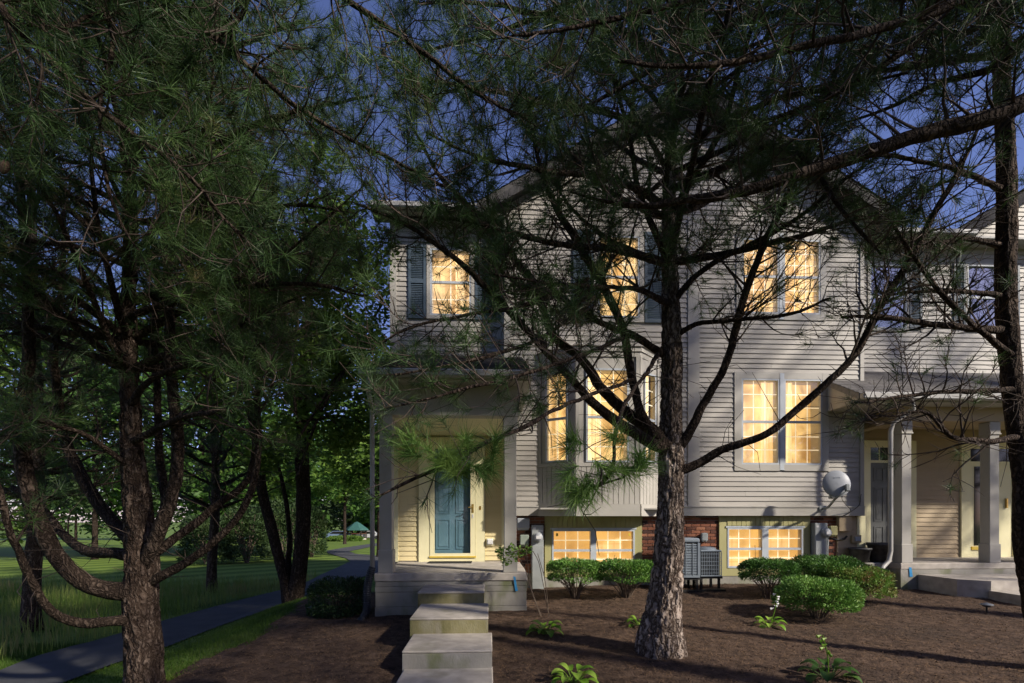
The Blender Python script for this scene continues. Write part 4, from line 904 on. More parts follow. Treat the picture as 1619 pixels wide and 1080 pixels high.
t = thing('air_conditioner', 'short grey air conditioner with wire grille beside the taller louvered one', 'air conditioner', ((bx0 + bx1) / 2, 9.4, bz0_), 'air conditioners on stands by the brick wall')
MB().box(bx0 + .03, bx1 - .03, 9.18, 9.56, bz0_ + .01, bz1_ - .02, .03).build('coil', 'ac_dark', t)
MB().box(bx0, bx1, 9.15, 9.6, bz1_ - .035, bz1_, .016).build('top_cover', 'ac_metal', t); MB().lathe([(.2, bz1_), (.17, bz1_ + .04), (.07, bz1_ + .06), (0, bz1_ + .062)], (bx0 + bx1) / 2, 9.38, 20).build('fan_dome', 'ac_metal', t, True)
MB().box(bx0, bx1, 9.15, 9.6, bz0_, bz0_ + .03, .008).build('base_pan', 'ac_metal', t)
k = MB()
for i in range(13): u = bx0 + .01 + (bx1 - bx0 - .02) * i / 12; k.box(u - .004, u + .004, 9.152, 9.16, bz0_ + .03, bz1_ - .035)
for i in range(1, 7): z = bz0_ + (bz1_ - bz0_) * i / 7; k.box(bx0 + .005, bx1 - .005, 9.149, 9.156, z - .004, z + .004)
for i in range(9): u = 9.17 + .42 * i / 8; k.box(bx1 - .012, bx1 - .004, u - .004, u + .004, bz0_ + .03, bz1_ - .035)
k.build('wire_grille', 'ac_metal', t); stand(t, bx0, bx1, 9.15, 9.6, bz0_)
# pots on the ledge
def pot(px, py0, py1, r0, r1, Y, label):
    x, z0 = gx(px, Y), DECK - .012; h = gz(px, py0, Y) - z0
    t = thing('plant_pot', label, 'pot', (x, Y, z0), 'dark empty pots on the porch ledge')
    MB().lathe([(0, z0 + .001), (r0, z0 + .001), (r1, z0 + h * .86), (r1 + .018, z0 + h * .86), (r1 + .02, z0 + h), (r1 - .012, z0 + h), (r1 - .03, z0 + h * .8), (0, z0 + h * .78)], x, Y, 28).build('pot_body', 'pot', t, True)
    MB().lathe([(0, z0 + h * .8), (r1 - .03, z0 + h * .79)], x, Y, 24).build('soil', 'soil', t); return t
pot(1359.5, 866, 886, .15, .19, 9.64, 'low wide dark pot on the ledge beside the taller pot'); pot(1390, 858, 887, .155, .205, 9.62, 'tall tapered dark pot on the ledge beside the downspout')
# black corrugated drain pipe at the porch corner
pipe = thing('drain_pipe', 'black corrugated drain pipe curving down beside the porch foundation', 'pipe', (dsx, YP - .1, 0))
pp = spline([(dsx - .02, YP + .03, DECK + .10), (dsx - .06, YP - .0, DECK - .06), (dsx - .085, YP - .06, .45), (dsx - .085, YP - .08, .17), (dsx - .13, YP - .18, .03)], .008)
MB().tube(pp, .062 + .008 * np.sin(np.arange(len(pp)) * 2 * np.pi / 4.0), 14).build('corrugated_tube', 'pipe_black', pipe, True)
MB().tube([pp[-1] + np.array((.01, .015, .01)), pp[-1] + np.array((-.03, -.05, -.02))], .066, 14).build('outlet_collar', 'pipe_black', pipe, True)
# path light by the landing
lp = ground_hit(1560, 972); pl_ = thing('path_light', 'small mushroom garden path light standing in the mulch', 'path light', tuple(lp))
MB().lathe([(.012, lp.z - .05), (.012, lp.z + .12), (.05, lp.z + .125), (.05, lp.z + .15)], lp.x, lp.y, 12).build('stake', 'black_plastic', pl_)
MB().lathe([(.03, lp.z + .15), (.085, lp.z + .15), (.08, lp.z + .165), (0, lp.z + .19)], lp.x, lp.y, 18).build('cap', 'grey_metal', pl_, True)

# far things: gazebo, cars
gz0 = ground_hit(564, 853); gd = (gz0 - Vector((0, 0, EYE))).length
gaz = thing('gazebo', 'small open gazebo with a green roof far beyond the path', 'gazebo', tuple(gz0))
s = gd / F; hw_ = 15 * s
for a in range(6):
    an = a * math.pi / 3 + .2; MB().box(gz0.x + hw_ * .9 * math.cos(an) - .09, gz0.x + hw_ * .9 * math.cos(an) + .09, gz0.y + hw_ * .9 * math.sin(an) - .09, gz0.y + hw_ * .9 * math.sin(an) + .09, gz0.z - .3, gz0.z + 15 * s).build('post', 'bark_dark', gaz)
MB().lathe([(hw_ * 1.2, gz0.z + 14 * s), (hw_ * 1.15, gz0.z + 15.5 * s), (hw_ * .3, gz0.z + 25 * s), (0, gz0.z + 27 * s)], gz0.x, gz0.y, 6).build('gazebo_roof', 'roof_green', gaz)
MB().lathe([(hw_ * .95, gz0.z - .3), (hw_ * .95, gz0.z + .2), (0, gz0.z + .2)], gz0.x, gz0.y, 6).build('gazebo_floor', 'concrete', gaz)
rl = MB()
for a in range(6):
    an, bn = a * math.pi / 3 + .2, (a + 1) * math.pi / 3 + .2
    rl.tube([(gz0.x + hw_ * .9 * math.cos(an), gz0.y + hw_ * .9 * math.sin(an), gz0.z + 1.0), (gz0.x + hw_ * .9 * math.cos(bn), gz0.y + hw_ * .9 * math.sin(bn), gz0.z + 1.0)], .05, 4)
rl.build('railing', 'brick', gaz)
def car(px, py, d, rot, m, label):
    o_ = atd(px, py, d); gzz = float(H(o_.x, o_.y)); t = thing('parked_car', label, 'car', (o_.x, o_.y, gzz), 'cars parked far beyond the path')
    T = Matrix.Translation((o_.x, o_.y, gzz)) @ Matrix.Rotation(rot, 4, 'Z')
    MB(T).prism([(-2.1, .35), (2.1, .35), (2.15, .75), (1.3, .92), (.75, 1.42), (-1.0, 1.42), (-1.75, .98), (-2.1, .9)], -.85, .85).build('body', m, t)
    MB(T).prism([(1.15, .93), (.68, 1.35), (-.92, 1.35), (-1.55, .97)], -.87, -.852).build('side_windows', 'glass_dark', t)
    for wx in (-1.3, 1.3):
        for wy in (-.8, .8):
            TW = T @ Matrix.Translation((wx, wy, .33)) @ Matrix.Rotation(R(90), 4, 'X'); MB(TW).lathe([(0, -.1), (.33, -.1), (.33, .1), (0, .1)], seg=16).build('wheel', 'black_plastic', t)
    return t
car(537, 853, gd * .97, .15, 'car_paint', 'blue car parked left of the distant gazebo'); car(584, 852, gd * .97, .1, 'car_white', 'pale car parked right of the distant gazebo')

# ================================================================== TREES
UP = np.array((0, 0, 1.0))
def unit(v): return v / (np.linalg.norm(v) + 1e-9)
def bark_tube(P, rad, seg, amp, seed, burl=0):
    """P resampled centre line, displaced into plates and fissures"""
    V, Fc = tube_arrays(P, rad, seg); n = len(P)
    th = np.tile(np.arange(seg) / seg * 2 * np.pi, n); rr = np.repeat(rad, seg); C = np.repeat(P, seg, 0); z = np.repeat(np.concatenate([[0], np.cumsum(np.linalg.norm(np.diff(P, axis=0), axis=1))]), seg)
    k = np.stack([np.cos(th) * rr * 30, np.sin(th) * rr * 30, z * 7.0], 1); wv = fbm(k * .5, 2, seed + 5)[:, None] * 2.4
    ridge = 1 - np.abs(fbm(k + wv, 2, seed)) * 9.0; plate = np.clip(ridge, 0, 1) * 1.6 - .4
    disp = -plate * .55 + fbm(k * 2.6, 3, seed + 11) * .7
    big = fbm(np.stack([np.cos(th) * 1.3, np.sin(th) * 1.3, z * 1.4], 1), 3, seed + 21)
    V = V + (V - C) / rr[:, None] * (disp * amp + big * rr * .28 - amp * .3)[:, None]
    if burl: pass
    return V, Fc
class Pine:
    def __init__(s, name, label, base, group='pine trees around the house'):
        s.root = thing(name, label, 'tree', base, group); s.off = np.array(base); s.tw = []; s.tp = []; s.td = []; s.tl = []
    def trunk(s, pts, seg=56, step=.03, amp=.02, seed=1, name='trunk', m='bark'):
        Q = spline(pts, step); V, Fc = bark_tube(Q[:, :3], Q[:, 3], seg, amp, seed)
        o = link_mesh(name, mesh_np(name, V - s.off, Fc), m, s.root, True); return Q
    def limb(s, pts, tufty=.8, dens=1.0, start=.25, sublen=(.9, .35), seg=9, amp=.006, m='bark_dark', up=.08, tl=.155, tips=True, spacing=.12):
        Q = spline(pts, .07); Q[1:, :3] += np.cumsum(rng.normal(0, .0045, (len(Q) - 1, 3)), axis=0) * .8
        for i in range(2, len(Q) - 2):
            if random.random() < .6:
                tt = unit(Q[i + 1, :3] - Q[i, :3]); dd_ = unit(s.side(tt) + tt * .35); s.tw.append((s.path(Q[i, :3], dd_, random.uniform(.06, .65), 3, .3, .03), .005, .002))
        V, Fc = bark_tube(Q[:, :3], Q[:, 3], seg, amp, random.randint(0, 999))
        link_mesh('limb', mesh_np('limb', V - s.off, Fc), m, s.root, True)
        P = Q[:, :3]; L = np.concatenate([[0], np.cumsum(np.linalg.norm(np.diff(P, axis=0), axis=1))]); tot = L[-1]; d = start * tot
        while d < tot:
            i = min(np.searchsorted(L, d), len(P) - 2); t = unit(P[i + 1] - P[i]); f = d / tot
            s.sub(P[i], t, (sublen[0] + (sublen[1] - sublen[0]) * f) * random.uniform(.5, 1.25), min(Q[i, 3] * .45, .014), tufty, up, tl)
            d += random.uniform(.5, 1.5) * spacing / dens
        if tips: s.tuft(P[-1], unit(P[-1] - P[-2]), tl)
    def tuft(s, p, d, l): s.tp.append(p); s.td.append(d); s.tl.append(l)
    def path(s, p, d, length, n, wig, up):
        pts = [p]; st = length / (n - 1)
        for _ in range(n - 1):
            d = unit(d + rng.normal(0, wig, 3) + UP * up); p = p + d * st; pts.append(p)
        return np.array(pts)
    def side(s, t):
        r = rng.normal(0, 1, 3); r[2] *= .55; r = r - t * np.dot(r, t); return unit(r)
    def sub(s, p, t, length, r, tufty, up, tl):
        d = unit(t * random.uniform(.35, .9) + s.side(t) * .9 + UP * .05)
        pts = s.path(p, d, length, 6, .16, up); s.tw.append((pts, max(r, .005), .0028))
        n = max(3, int(length / .075))
        for k in range(n):
            f = random.uniform(.25, .98); i = min(int(f * 5), 4); q = pts[i] + (pts[i + 1] - pts[i]) * (f * 5 - i); tt = unit(pts[i + 1] - pts[i])
            l2 = random.uniform(.10, .42) * (1.15 - .5 * f); d2 = unit(tt * .7 + s.side(tt) * .8 + UP * .05)
            tq = s.path(q, d2, l2, 3, .26, up * 1.5); s.tw.append((tq, .0042, .0022))
            if random.random() < tufty: s.tuft(tq[-1], unit(tq[-1] - tq[-2]), tl)
        if random.random() < tufty + .1: s.tuft(pts[-1], unit(pts[-1] - pts[-2]), tl)
    def whorls(s, Q, z0, z1, every, n, len0, len1, tufty, rise=.35, dens=.8, spacing=.2, start=.3, avoid=None):
        z = z0
        while z < z1:
            f = (z - z0) / (z1 - z0); i = int(np.argmin(np.abs(Q[:, 2] - z))); p = Q[i, :3]; a0 = random.uniform(0, 6.28)
            for k in range(n):
                a = a0 + 6.283 * k / n + random.uniform(-.4, .4); l = (len0 + (len1 - len0) * f) * random.uniform(.7, 1.2)
                d = np.array((math.cos(a), math.sin(a), rise * random.uniform(.2, 1.3)))
                if avoid and avoid(d, z): continue
                pp = s.path(p, unit(d), l, 7, .10, .09); r0 = min(Q[i, 3] * .5, .012 + .016 * l); rad = np.linspace(r0, .006, 7)
                s.limb(np.column_stack([pp, rad]), tufty, dens, start, spacing=spacing * .7, seg=6, amp=.003)
            z += every * random.uniform(.8, 1.25)
    def cones(s, n):
        k = MB().lathe([(0, .035), (.012, .03), (.019, .012), (.021, -.005), (.016, -.028), (.006, -.042), (0, -.045)], seg=9).build('pine_cone', 'cone', s.root, True)
        for i in range(n):
            o = k if i == 0 else k.copy()
            if i: COL.objects.link(o)
            o.parent = s.root; o.location = np.array(s.tp[random.randrange(len(s.tp))]) - s.off + s.off * 0 + np.array((0, 0, -.04)); o.rotation_euler = (random.uniform(-.5, .5), random.uniform(-.5, .5), 0); o.scale = (1.15,) * 3
        co = np.array([v.co[:] for v in k.data.vertices]) + s.off; k.data.vertices.foreach_set('co', co.ravel().astype(np.float32)); k.data.update()
    def finish(s, nper=44, width=.0036, m='needle', crown='crown'):
        if s.tw:
            Vs = []; Fs = []; b = 0
            a = np.arange(3) * 2 * np.pi / 3
            for pts, r0, r1 in s.tw:
                V, Fc = tube_arrays(pts, np.linspace(r0, r1, len(pts)), 3); Vs.append(V); Fs.append(Fc + b); b += len(V)
            link_mesh('twigs', mesh_np('twigs', np.concatenate(Vs) - s.off, np.concatenate(Fs)), 'twig', s.root, True, 'stuff')
        if s.tp:
            V, Fc = needles(np.array(s.tp), np.array(s.td), np.array(s.tl), nper, width)
            link_mesh(crown, mesh_np(crown, V - s.off, Fc), m, s.root, False, 'stuff')
        return s.root
def needles(P, D, L, nper, width):
    N = len(P); D = D + rng.normal(0, .08, D.shape) + np.array((0, 0, .12)); D /= np.linalg.norm(D, axis=1)[:, None]
    ref = np.where(np.abs(D[:, 2:3]) > .9, np.array([[1.0, 0, 0]]), np.array([[0, 0, 1.0]])); U = np.cross(D, ref); U /= np.linalg.norm(U, axis=1)[:, None]; W = np.cross(D, U)
    th = np.radians(12 + 72 * rng.random((N, nper)) ** .8); ph = rng.uniform(0, 2 * np.pi, (N, nper))
    dr = np.cos(th)[..., None] * D[:, None] + np.sin(th)[..., None] * (np.cos(ph)[..., None] * U[:, None] + np.sin(ph)[..., None] * W[:, None])
    ln = (L[:, None] * rng.uniform(.7, 1.12, (N, nper)))[..., None]
    b = P[:, None] - D[:, None] * (rng.random((N, nper)) ** 1.5 * .10)[..., None]
    sd = np.cross(dr, rng.normal(0, 1, dr.shape)); sd /= np.linalg.norm(sd, axis=-1)[..., None] + 1e-9
    tip = b + dr * ln + np.array((0, 0, -.018)) * rng.random((N, nper, 1))
    V = np.stack([b - sd * width / 2, b + sd * width / 2, tip], 2).reshape(-1, 3)
    return V, np.arange(len(V)).reshape(-1, 3)
TH = .84
def pl(lst, d=None):
    """photo polyline (px, py, half width px[, depth]) -> (x, y, z, radius)"""
    o = []
    for q in lst:
        dd = q[3] if len(q) > 3 else d; v = atd(q[0], q[1], dd); o.append((v.x, v.y, v.z, q[2] * dd / F * TH))
    return np.array(o)
# ---- centre pine
tb = pl([(1047, 1052, 44, 5.62)])[0]
t1 = Pine('pine_tree', 'tall pine with pale flaking bark standing in the mulch before the house', (tb[0], tb[1], float(H(tb[0], tb[1]))))
Q1 = t1.trunk(pl([(1046, 1064, 60), (1045, 1042, 50), (1044, 1012, 45), (1046, 985, 38), (1051, 945, 31.5), (1056, 890, 29), (1058, 850, 28), (1060, 780, 24), (1061, 720, 24), (1061, 640, 21), (1062, 560, 20), (1060, 470, 17), (1058, 380, 14.5), (1058, 280, 12), (1062, 150, 10), (1068, 0, 9), (1070, -250, 7), (1070, -480, 4), (1070, -640, 1.5)], 5.62), 80, .028, .034, 3)
t1.limb(pl([(1050, 705, 15, 5.55), (1036, 704, 12, 5.45), (994, 676, 11, 5.2), (955, 645, 9.5, 5.0), (928, 618, 8.5, 4.8), (885, 570, 7.5, 4.55), (840, 520, 7, 4.3), (780, 455, 6.5, 4.1), (710, 390, 5.5, 3.9), (630, 340, 4, 3.8), (560, 310, 2.5, 3.7)]), .75, 1.1, .35, (1.0, .5))
t1.limb(pl([(1052, 700, 16, 5.6), (1030, 680, 13, 5.6), (1005, 662, 11, 5.55), (978, 640, 10, 5.5), (950, 612, 9.5, 5.45), (933, 584, 9, 5.4), (911, 557, 8.5, 5.35), (886, 540, 8, 5.3), (868, 518, 8, 5.3), (856, 481, 7.5, 5.25), (845, 446, 7.5, 5.2), (821, 421, 7, 5.2), (785, 375, 6.5, 5.1), (735, 320, 5.5, 5.0), (690, 270, 4, 4.9), (650, 200, 3, 4.8)]), .6, 1.0, .42, (1.1, .5))
t1.limb(pl([(1054, 705, 14, 5.55), (1040, 692, 11.5, 5.5), (1020, 665, 10, 5.45), (1005, 623, 9, 5.4), (992, 560, 8.5, 5.35), (987, 522, 8, 5.3), (971, 482, 8, 5.3), (955, 449, 7.5, 5.25), (933, 415, 7, 5.2), (905, 370, 6.5, 5.1), (875, 320, 6, 5.0), (850, 250, 4.5, 4.9), (835, 170, 3, 4.8)]), .45, 1.1, .35, (1.0, .5))
t1.limb(pl([(1066, 712, 13, 5.6), (1085, 690, 9.5, 5.55), (1100, 660, 8.5, 5.5), (1115, 630, 8, 5.5), (1140, 590, 7.5, 5.45), (1155, 545, 7.5, 5.4), (1172, 480, 7.5, 5.35), (1190, 430, 7, 5.3), (1212, 375, 6.5, 5.2), (1255, 290, 6, 5.1), (1300, 190, 5, 5.0), (1330, 90, 4, 5.0), (1350, 0, 3, 5.0)]), .22, 1.7, .25, (1.0, .7))
t1.limb(pl([(1068, 745, 12, 5.6), (1090, 738, 9, 5.55), (1140, 713, 8, 5.4), (1200, 690, 7.5, 5.2), (1260, 645, 7.5, 5.05), (1310, 600, 7, 4.9), (1345, 565, 7, 4.85), (1370, 520, 7, 4.8), (1392, 478, 7, 4.75), (1425, 425, 6.5, 4.7), (1470, 340, 5.5, 4.6), (1520, 250, 4, 4.6), (1560, 150, 3, 4.5)]), .2, 1.6, .42, (1.0, .7))
t1.limb(pl([(1050, 560, 9, 5.6), (1030, 548, 7.5, 5.5), (1000, 530, 7, 5.35), (960, 518, 6, 5.2), (915, 495, 5.5, 5.0), (870, 470, 5, 4.8), (820, 455, 4.5, 4.6), (770, 420, 3.5, 4.4), (700, 395, 2.5, 4.2)]), .35, 1.1, .3, (.9, .5))
t1.limb(pl([(1070, 470, 7, 5.6), (1095, 440, 6, 5.5), (1130, 415, 5.5, 5.4), (1170, 395, 5, 5.3), (1220, 370, 4.5, 5.2), (1280, 330, 4, 5.0), (1340, 280, 3, 4.8)]), .3, 1.2, .25, (.9, .5))
t1.limb(pl([(1070, 530, 6, 5.6), (1100, 512, 5, 5.5), (1140, 507, 4.5, 5.35), (1190, 503, 4, 5.2), (1250, 495, 3.5, 5.0), (1310, 470, 2.5, 4.9)]), .2, 1.3, .2, (.8, .4))
# twigs that hang close to the lens in front of the bay and the porch
SPR = []
t1.limb(pl([(1040, 560, 5, 5.4), (1010, 600, 4, 4.4), (980, 640, 4.5, 3.6), (967, 690, 4.5, 3.1), (962, 735, 4.5, 3.0), (940, 768, 4, 2.95), (915, 770, 3, 2.9)]), .0, .1, .95, tips=False)
for p, dr in (((915, 770), (-.5, -.2, -.5)), ((905, 790), (-.3, -.3, -.8)), ((938, 770), (.2, -.3, -.7)), ((960, 740), (.6, .1, -.5)), ((985, 745), (.7, .1, -.3)), ((1015, 722), (.5, -.2, .9)), ((890, 760), (-.8, 0, -.2)), ((967, 690), (-.5, -.3, .1)), ((1008, 728), (.5, -.2, .2)), ((900, 700), (-.6, -.2, .2))):
    v = np.array(atd(*p, 2.9)); SPR += [(v + rng.normal(0, .025, 3), unit(np.array(dr) + rng.normal(0, .35, 3)), .19) for _ in range(3)]
t1.tw.append((np.array([atd(*q, 2.92) for q in ((938, 770), (985, 755), (1010, 728), (1022, 705))]), .008, .004))
t1.limb(pl([(1000, 600, 4, 4.6), (930, 625, 4, 4.0), (870, 652, 4.5, 3.6), (820, 680, 5, 3.4), (775, 697, 5, 3.3), (730, 722, 4.5, 3.25), (690, 745, 4.5, 3.2), (650, 765, 4, 3.2), (610, 785, 3, 3.2), (585, 795, 2, 3.2)]), .35, .5, .35, (.35, .2))
for p, dr in (((712, 735), (-.3, -.5, -.4)), ((715, 728), (.1, -.6, .3)), ((700, 740), (-.6, -.3, .2)), ((722, 745), (.2, -.5, -.7)), ((735, 730), (.5, -.3, .4)), ((690, 720), (-.5, -.3, .6)), ((765, 750), (.3, -.4, -.5)), ((775, 742), (.5, -.2, -.2)), ((655, 705), (-.4, -.2, .5)), ((640, 720), (-.6, 0, .2)), ((745, 700), (0, -.3, .7)), ((780, 705), (.3, -.2, .5))):
    v = np.array(atd(*p, 3.2)); SPR += [(v + rng.normal(0, .03, 3), unit(np.array(dr) + rng.normal(0, .35, 3)), .19) for _ in range(3)]
for lst in ([(985, 535, 4, 4.6), (900, 575, 4, 3.9), (810, 605, 4, 3.5), (730, 622, 3.5, 3.4), (660, 640, 3, 3.3), (605, 652, 2, 3.3)], [(940, 470, 4, 4.6), (850, 530, 4, 4.0), (760, 562, 4, 3.7), (680, 580, 3, 3.6), (600, 592, 2, 3.5)], [(930, 440, 4, 4.6), (830, 480, 4, 4.1), (730, 500, 3.5, 3.9), (640, 520, 3, 3.8), (570, 560, 2, 3.7)]):
    t1.limb(pl(lst), .55, 1.2, .2, (.5, .3))
t1.whorls(Q1, 4.6, 11.5, .48, 6, 2.9, .7, .52, .45, .9, .22, .28)
for lst, tf in (([(1060, 330, 9, 5.6), (1000, 300, 7, 5.1), (930, 280, 6, 4.7), (850, 270, 5, 4.4), (760, 250, 4, 4.1), (680, 215, 2.5, 3.9)], .75), ([(1060, 420, 9, 5.6), (980, 395, 7, 5.0), (900, 390, 6, 4.5), (820, 375, 5, 4.2), (730, 350, 4, 4.0), (640, 345, 2.5, 3.9)], .7),
    ([(1060, 220, 8, 5.6), (960, 180, 6, 5.0), (860, 160, 5, 4.6), (760, 140, 4, 4.3), (650, 120, 2.5, 4.1)], .75), ([(1062, 120, 8, 5.6), (1000, 60, 6, 5.0), (900, 40, 5, 4.5), (780, 20, 4, 4.2), (660, 20, 2.5, 4.0)], .75), ([(1062, 250, 8, 5.6), (1130, 200, 6, 5.2), (1220, 160, 5, 4.9), (1320, 140, 4, 4.6), (1430, 120, 2.5, 4.4)], .4),
    ([(1060, 300, 8, 5.6), (1150, 260, 6, 5.0), (1250, 235, 5, 4.6), (1350, 350, 4, 4.3), (1400, 400, 2.5, 4.2)], .45), ([(1062, 80, 8, 5.6), (1150, 40, 6, 5.0), (1260, 20, 5, 4.6), (1380, 30, 4, 4.4), (1500, 60, 2.5, 4.2)], .5), ([(1060, 480, 7, 5.6), (1000, 455, 5, 4.9), (930, 450, 4, 4.4), (850, 440, 3, 4.0), (780, 430, 2, 3.8)], .55)):
    t1.limb(pl(lst), tf, 1.3, .15, (.95, .5))
t1.cones(14); t1.finish(45)
V, Fc = needles(np.array([q[0] for q in SPR]), np.array([q[1] for q in SPR]), np.array([q[2] for q in SPR]), 60, .0042)
link_mesh('needle_spray', mesh_np('needle_spray', V - t1.off, Fc), 'needle_lit', t1.root, False, 'stuff')
# ---- pine on the lawn edge at the left
b2 = pl([(228, 1078, 45, 5.15)])[0]
t2 = Pine('pine_tree', 'many-limbed pine with a thick ridged trunk beside the asphalt path', (b2[0], b2[1], float(H(b2[0], b2[1])) - .02))
TH = .66
Q2 = t2.trunk(pl([(228, 1095, 52), (228, 1070, 45), (226, 1010, 40), (222, 950, 38), (224, 880, 36), (218, 800, 30), (210, 720, 25), (206, 620, 21), (203, 500, 18), (205, 400, 16), (205, 300, 14), (200, 150, 11), (195, 0, 9), (195, -200, 7), (195, -450, 3), (195, -560, 1)], 5.15), 64, .028, .03, 13, m='bark_brown')
TH = .70
L2 = [
 ([(215, 935, 22, 5.1), (175, 935, 21, 5.0), (130, 920, 20, 4.9), (90, 880, 19, 4.85), (58, 815, 18, 4.8), (40, 740, 16, 4.8), (36, 650, 14, 4.8), (44, 560, 12, 4.8), (40, 450, 10, 4.8), (30, 330, 8, 4.7), (25, 200, 5, 4.7), (20, 80, 3, 4.7)], .35, .55),
 ([(215, 980, 15, 5.1), (180, 982, 12, 4.95), (130, 985, 12, 4.8), (85, 965, 10, 4.6), (55, 920, 9, 4.5), (35, 870, 8, 4.4), (18, 820, 7, 4.3), (0, 760, 6, 4.2), (-20, 700, 5, 4.1), (-50, 600, 3, 4.0)], .4, .5),
 ([(215, 880, 15, 5.2), (180, 875, 13, 5.3), (140, 872, 12, 5.5), (105, 850, 10, 5.7), (60, 800, 8, 5.9), (20, 770, 6, 6.0)], .3, .5),
 ([(212, 860, 16, 5.3), (180, 830, 14, 5.5), (150, 795, 13, 5.6), (125, 745, 12, 5.7), (103, 700, 11, 5.7), (90, 640, 10, 5.7), (84, 560, 8, 5.7), (95, 450, 6, 5.7), (100, 330, 4, 5.7)], .4, .5),
 ([(228, 925, 12, 5.15), (258, 912, 11, 5.1), (300, 890, 10, 5.1), (340, 860, 9, 5.1), (372, 828, 8, 5.05), (397, 785, 8, 5.0), (410, 735, 7, 5.0), (412, 650, 6, 4.9), (415, 560, 5, 4.9), (425, 460, 4, 4.8), (430, 360, 3, 4.8)], .35, .55),
 ([(226, 885, 12, 5.16), (255, 866, 11, 5.2), (290, 840, 10, 5.3), (345, 795, 8.5, 5.4), (385, 765, 8, 5.4), (402, 725, 7.5, 5.4), (407, 640, 7, 5.4), (406, 540, 6, 5.4), (400, 430, 4, 5.4), (395, 320, 3, 5.4)], .35, .55),
 ([(225, 925, 13, 5.16), (238, 880, 14.5, 5.08), (258, 830, 15, 5.0), (277, 765, 14, 5.0), (281, 690, 13, 5.0), (272, 620, 12, 5.0), (268, 520, 11, 5.0), (266, 400, 9, 5.0), (262, 280, 7, 4.9), (260, 150, 4, 4.9)], .4, .5),
 ([(226, 880, 11, 5.18), (250, 835, 11, 5.35), (262, 790, 10, 5.5), (250, 720, 9, 5.6), (246, 640, 8, 5.6), (240, 540, 7, 5.6), (245, 430, 5, 5.6)], .35, .5),
 ([(206, 640, 9, 5.1), (240, 600, 7, 5.0), (300, 575, 6, 4.8), (360, 560, 4.5, 4.6), (420, 540, 3, 4.4)], .5, .2), ([(206, 560, 9, 5.1), (150, 520, 7, 4.9), (90, 500, 5.5, 4.7), (30, 470, 4, 4.5)], .5, .2),
 ([(206, 700, 9, 5.1), (280, 660, 7, 4.8), (340, 650, 6, 4.5), (400, 620, 4.5, 4.3), (460, 590, 3, 4.2)], .5, .2), ([(208, 740, 8, 5.1), (140, 690, 6, 4.8), (80, 670, 5, 4.5), (20, 650, 4, 4.3)], .5, .2),
]
for lst, tf, stt in L2: t2.limb(pl(lst), tf + .15, 1.25, stt, (.9, .45))
for lst in ([(206, 420, 9, 5.1), (290, 380, 7, 4.9), (380, 340, 6, 4.7), (470, 320, 4.5, 4.5), (560, 330, 3, 4.4)], [(205, 300, 9, 5.1), (300, 250, 7, 4.9), (400, 200, 6, 4.7), (500, 170, 4.5, 4.6), (590, 150, 3, 4.5)], [(203, 180, 8, 5.1), (290, 120, 7, 4.9), (380, 70, 6, 4.7), (480, 30, 4.5, 4.6)], [(206, 500, 9, 5.1), (300, 470, 7, 4.8), (400, 450, 6, 4.6), (500, 450, 4.5, 4.5), (580, 470, 3, 4.4)],
    [(205, 330, 8, 5.1), (130, 290, 6, 4.8), (60, 270, 5, 4.5), (0, 240, 3, 4.3)], [(204, 220, 8, 5.1), (120, 170, 6, 4.8), (40, 130, 5, 4.5), (-40, 100, 3, 4.3)], [(204, 420, 8, 5.1), (120, 390, 6, 4.7), (50, 380, 5, 4.4), (-20, 370, 3, 4.2)], [(203, 100, 8, 5.1), (130, 50, 6, 4.8), (60, 20, 5, 4.6), (0, -20, 3, 4.5)]):
    t2.limb(pl(lst), .8, 1.2, .15, (.95, .5))
t2.whorls(Q2, 3.2, 11, .38, 6, 2.9, .8, .72, .4, .95, .2, .25)
t2.cones(16); t2.finish(45)
TH = .70
# ---- pine at the right edge
t4b = atd(1650, 1080, 5.0)
t4 = Pine('pine_tree', 'dark slender pine trunk at the right edge beside the neighbouring porch', (t4b.x, t4b.y, float(H(t4b.x, t4b.y))))
Q4 = t4.trunk(pl([(1668, 1085, 34), (1655, 1040, 27), (1636, 950, 23), (1622, 860, 21), (1618, 760, 20), (1606, 660, 20), (1596, 560, 20), (1590, 450, 20), (1592, 330, 19), (1588, 200, 17), (1582, 60, 15), (1578, -150, 11), (1575, -400, 5), (1575, -560, 2)], 5.0), 40, .05, .014, 23, m='bark_dark')
for lst, tf in (([(1590, 522, 10, 5.0), (1540, 520, 8, 4.9), (1490, 513, 7.5, 4.85), (1440, 503, 7, 4.8), (1385, 496, 5, 4.7), (1330, 500, 3, 4.6)], .12), ([(1600, 615, 7, 4.95), (1540, 618, 6, 4.8), (1470, 622, 5, 4.65), (1400, 632, 3.5, 4.5), (1345, 640, 2.5, 4.4)], .06),
    ([(1606, 692, 8, 4.9), (1560, 697, 6.5, 4.7), (1520, 694, 6, 4.55), (1498, 683, 5.5, 4.5), (1482, 662, 4.5, 4.45), (1462, 648, 3.5, 4.4), (1410, 655, 2.5, 4.3), (1360, 650, 2, 4.2)], .06), ([(1592, 470, 8, 5.0), (1540, 462, 6, 4.9), (1480, 458, 5, 4.8), (1420, 462, 4, 4.7)], .15),
    ([(1598, 560, 8, 4.95), (1560, 530, 6.5, 4.8), (1510, 485, 6, 4.7), (1470, 440, 5.5, 4.6), (1440, 400, 4.5, 4.5), (1400, 340, 3, 4.4)], .15), ([(1590, 390, 8, 5.0), (1530, 380, 6, 4.9), (1470, 385, 5, 4.8), (1400, 375, 4, 4.7)], .2), ([(1590, 300, 8, 5.0), (1520, 270, 6, 4.8), (1440, 250, 5, 4.6), (1360, 240, 4, 4.4)], .3)):
    t4.limb(pl(lst), tf, 1.1, .2, (.8, .4))
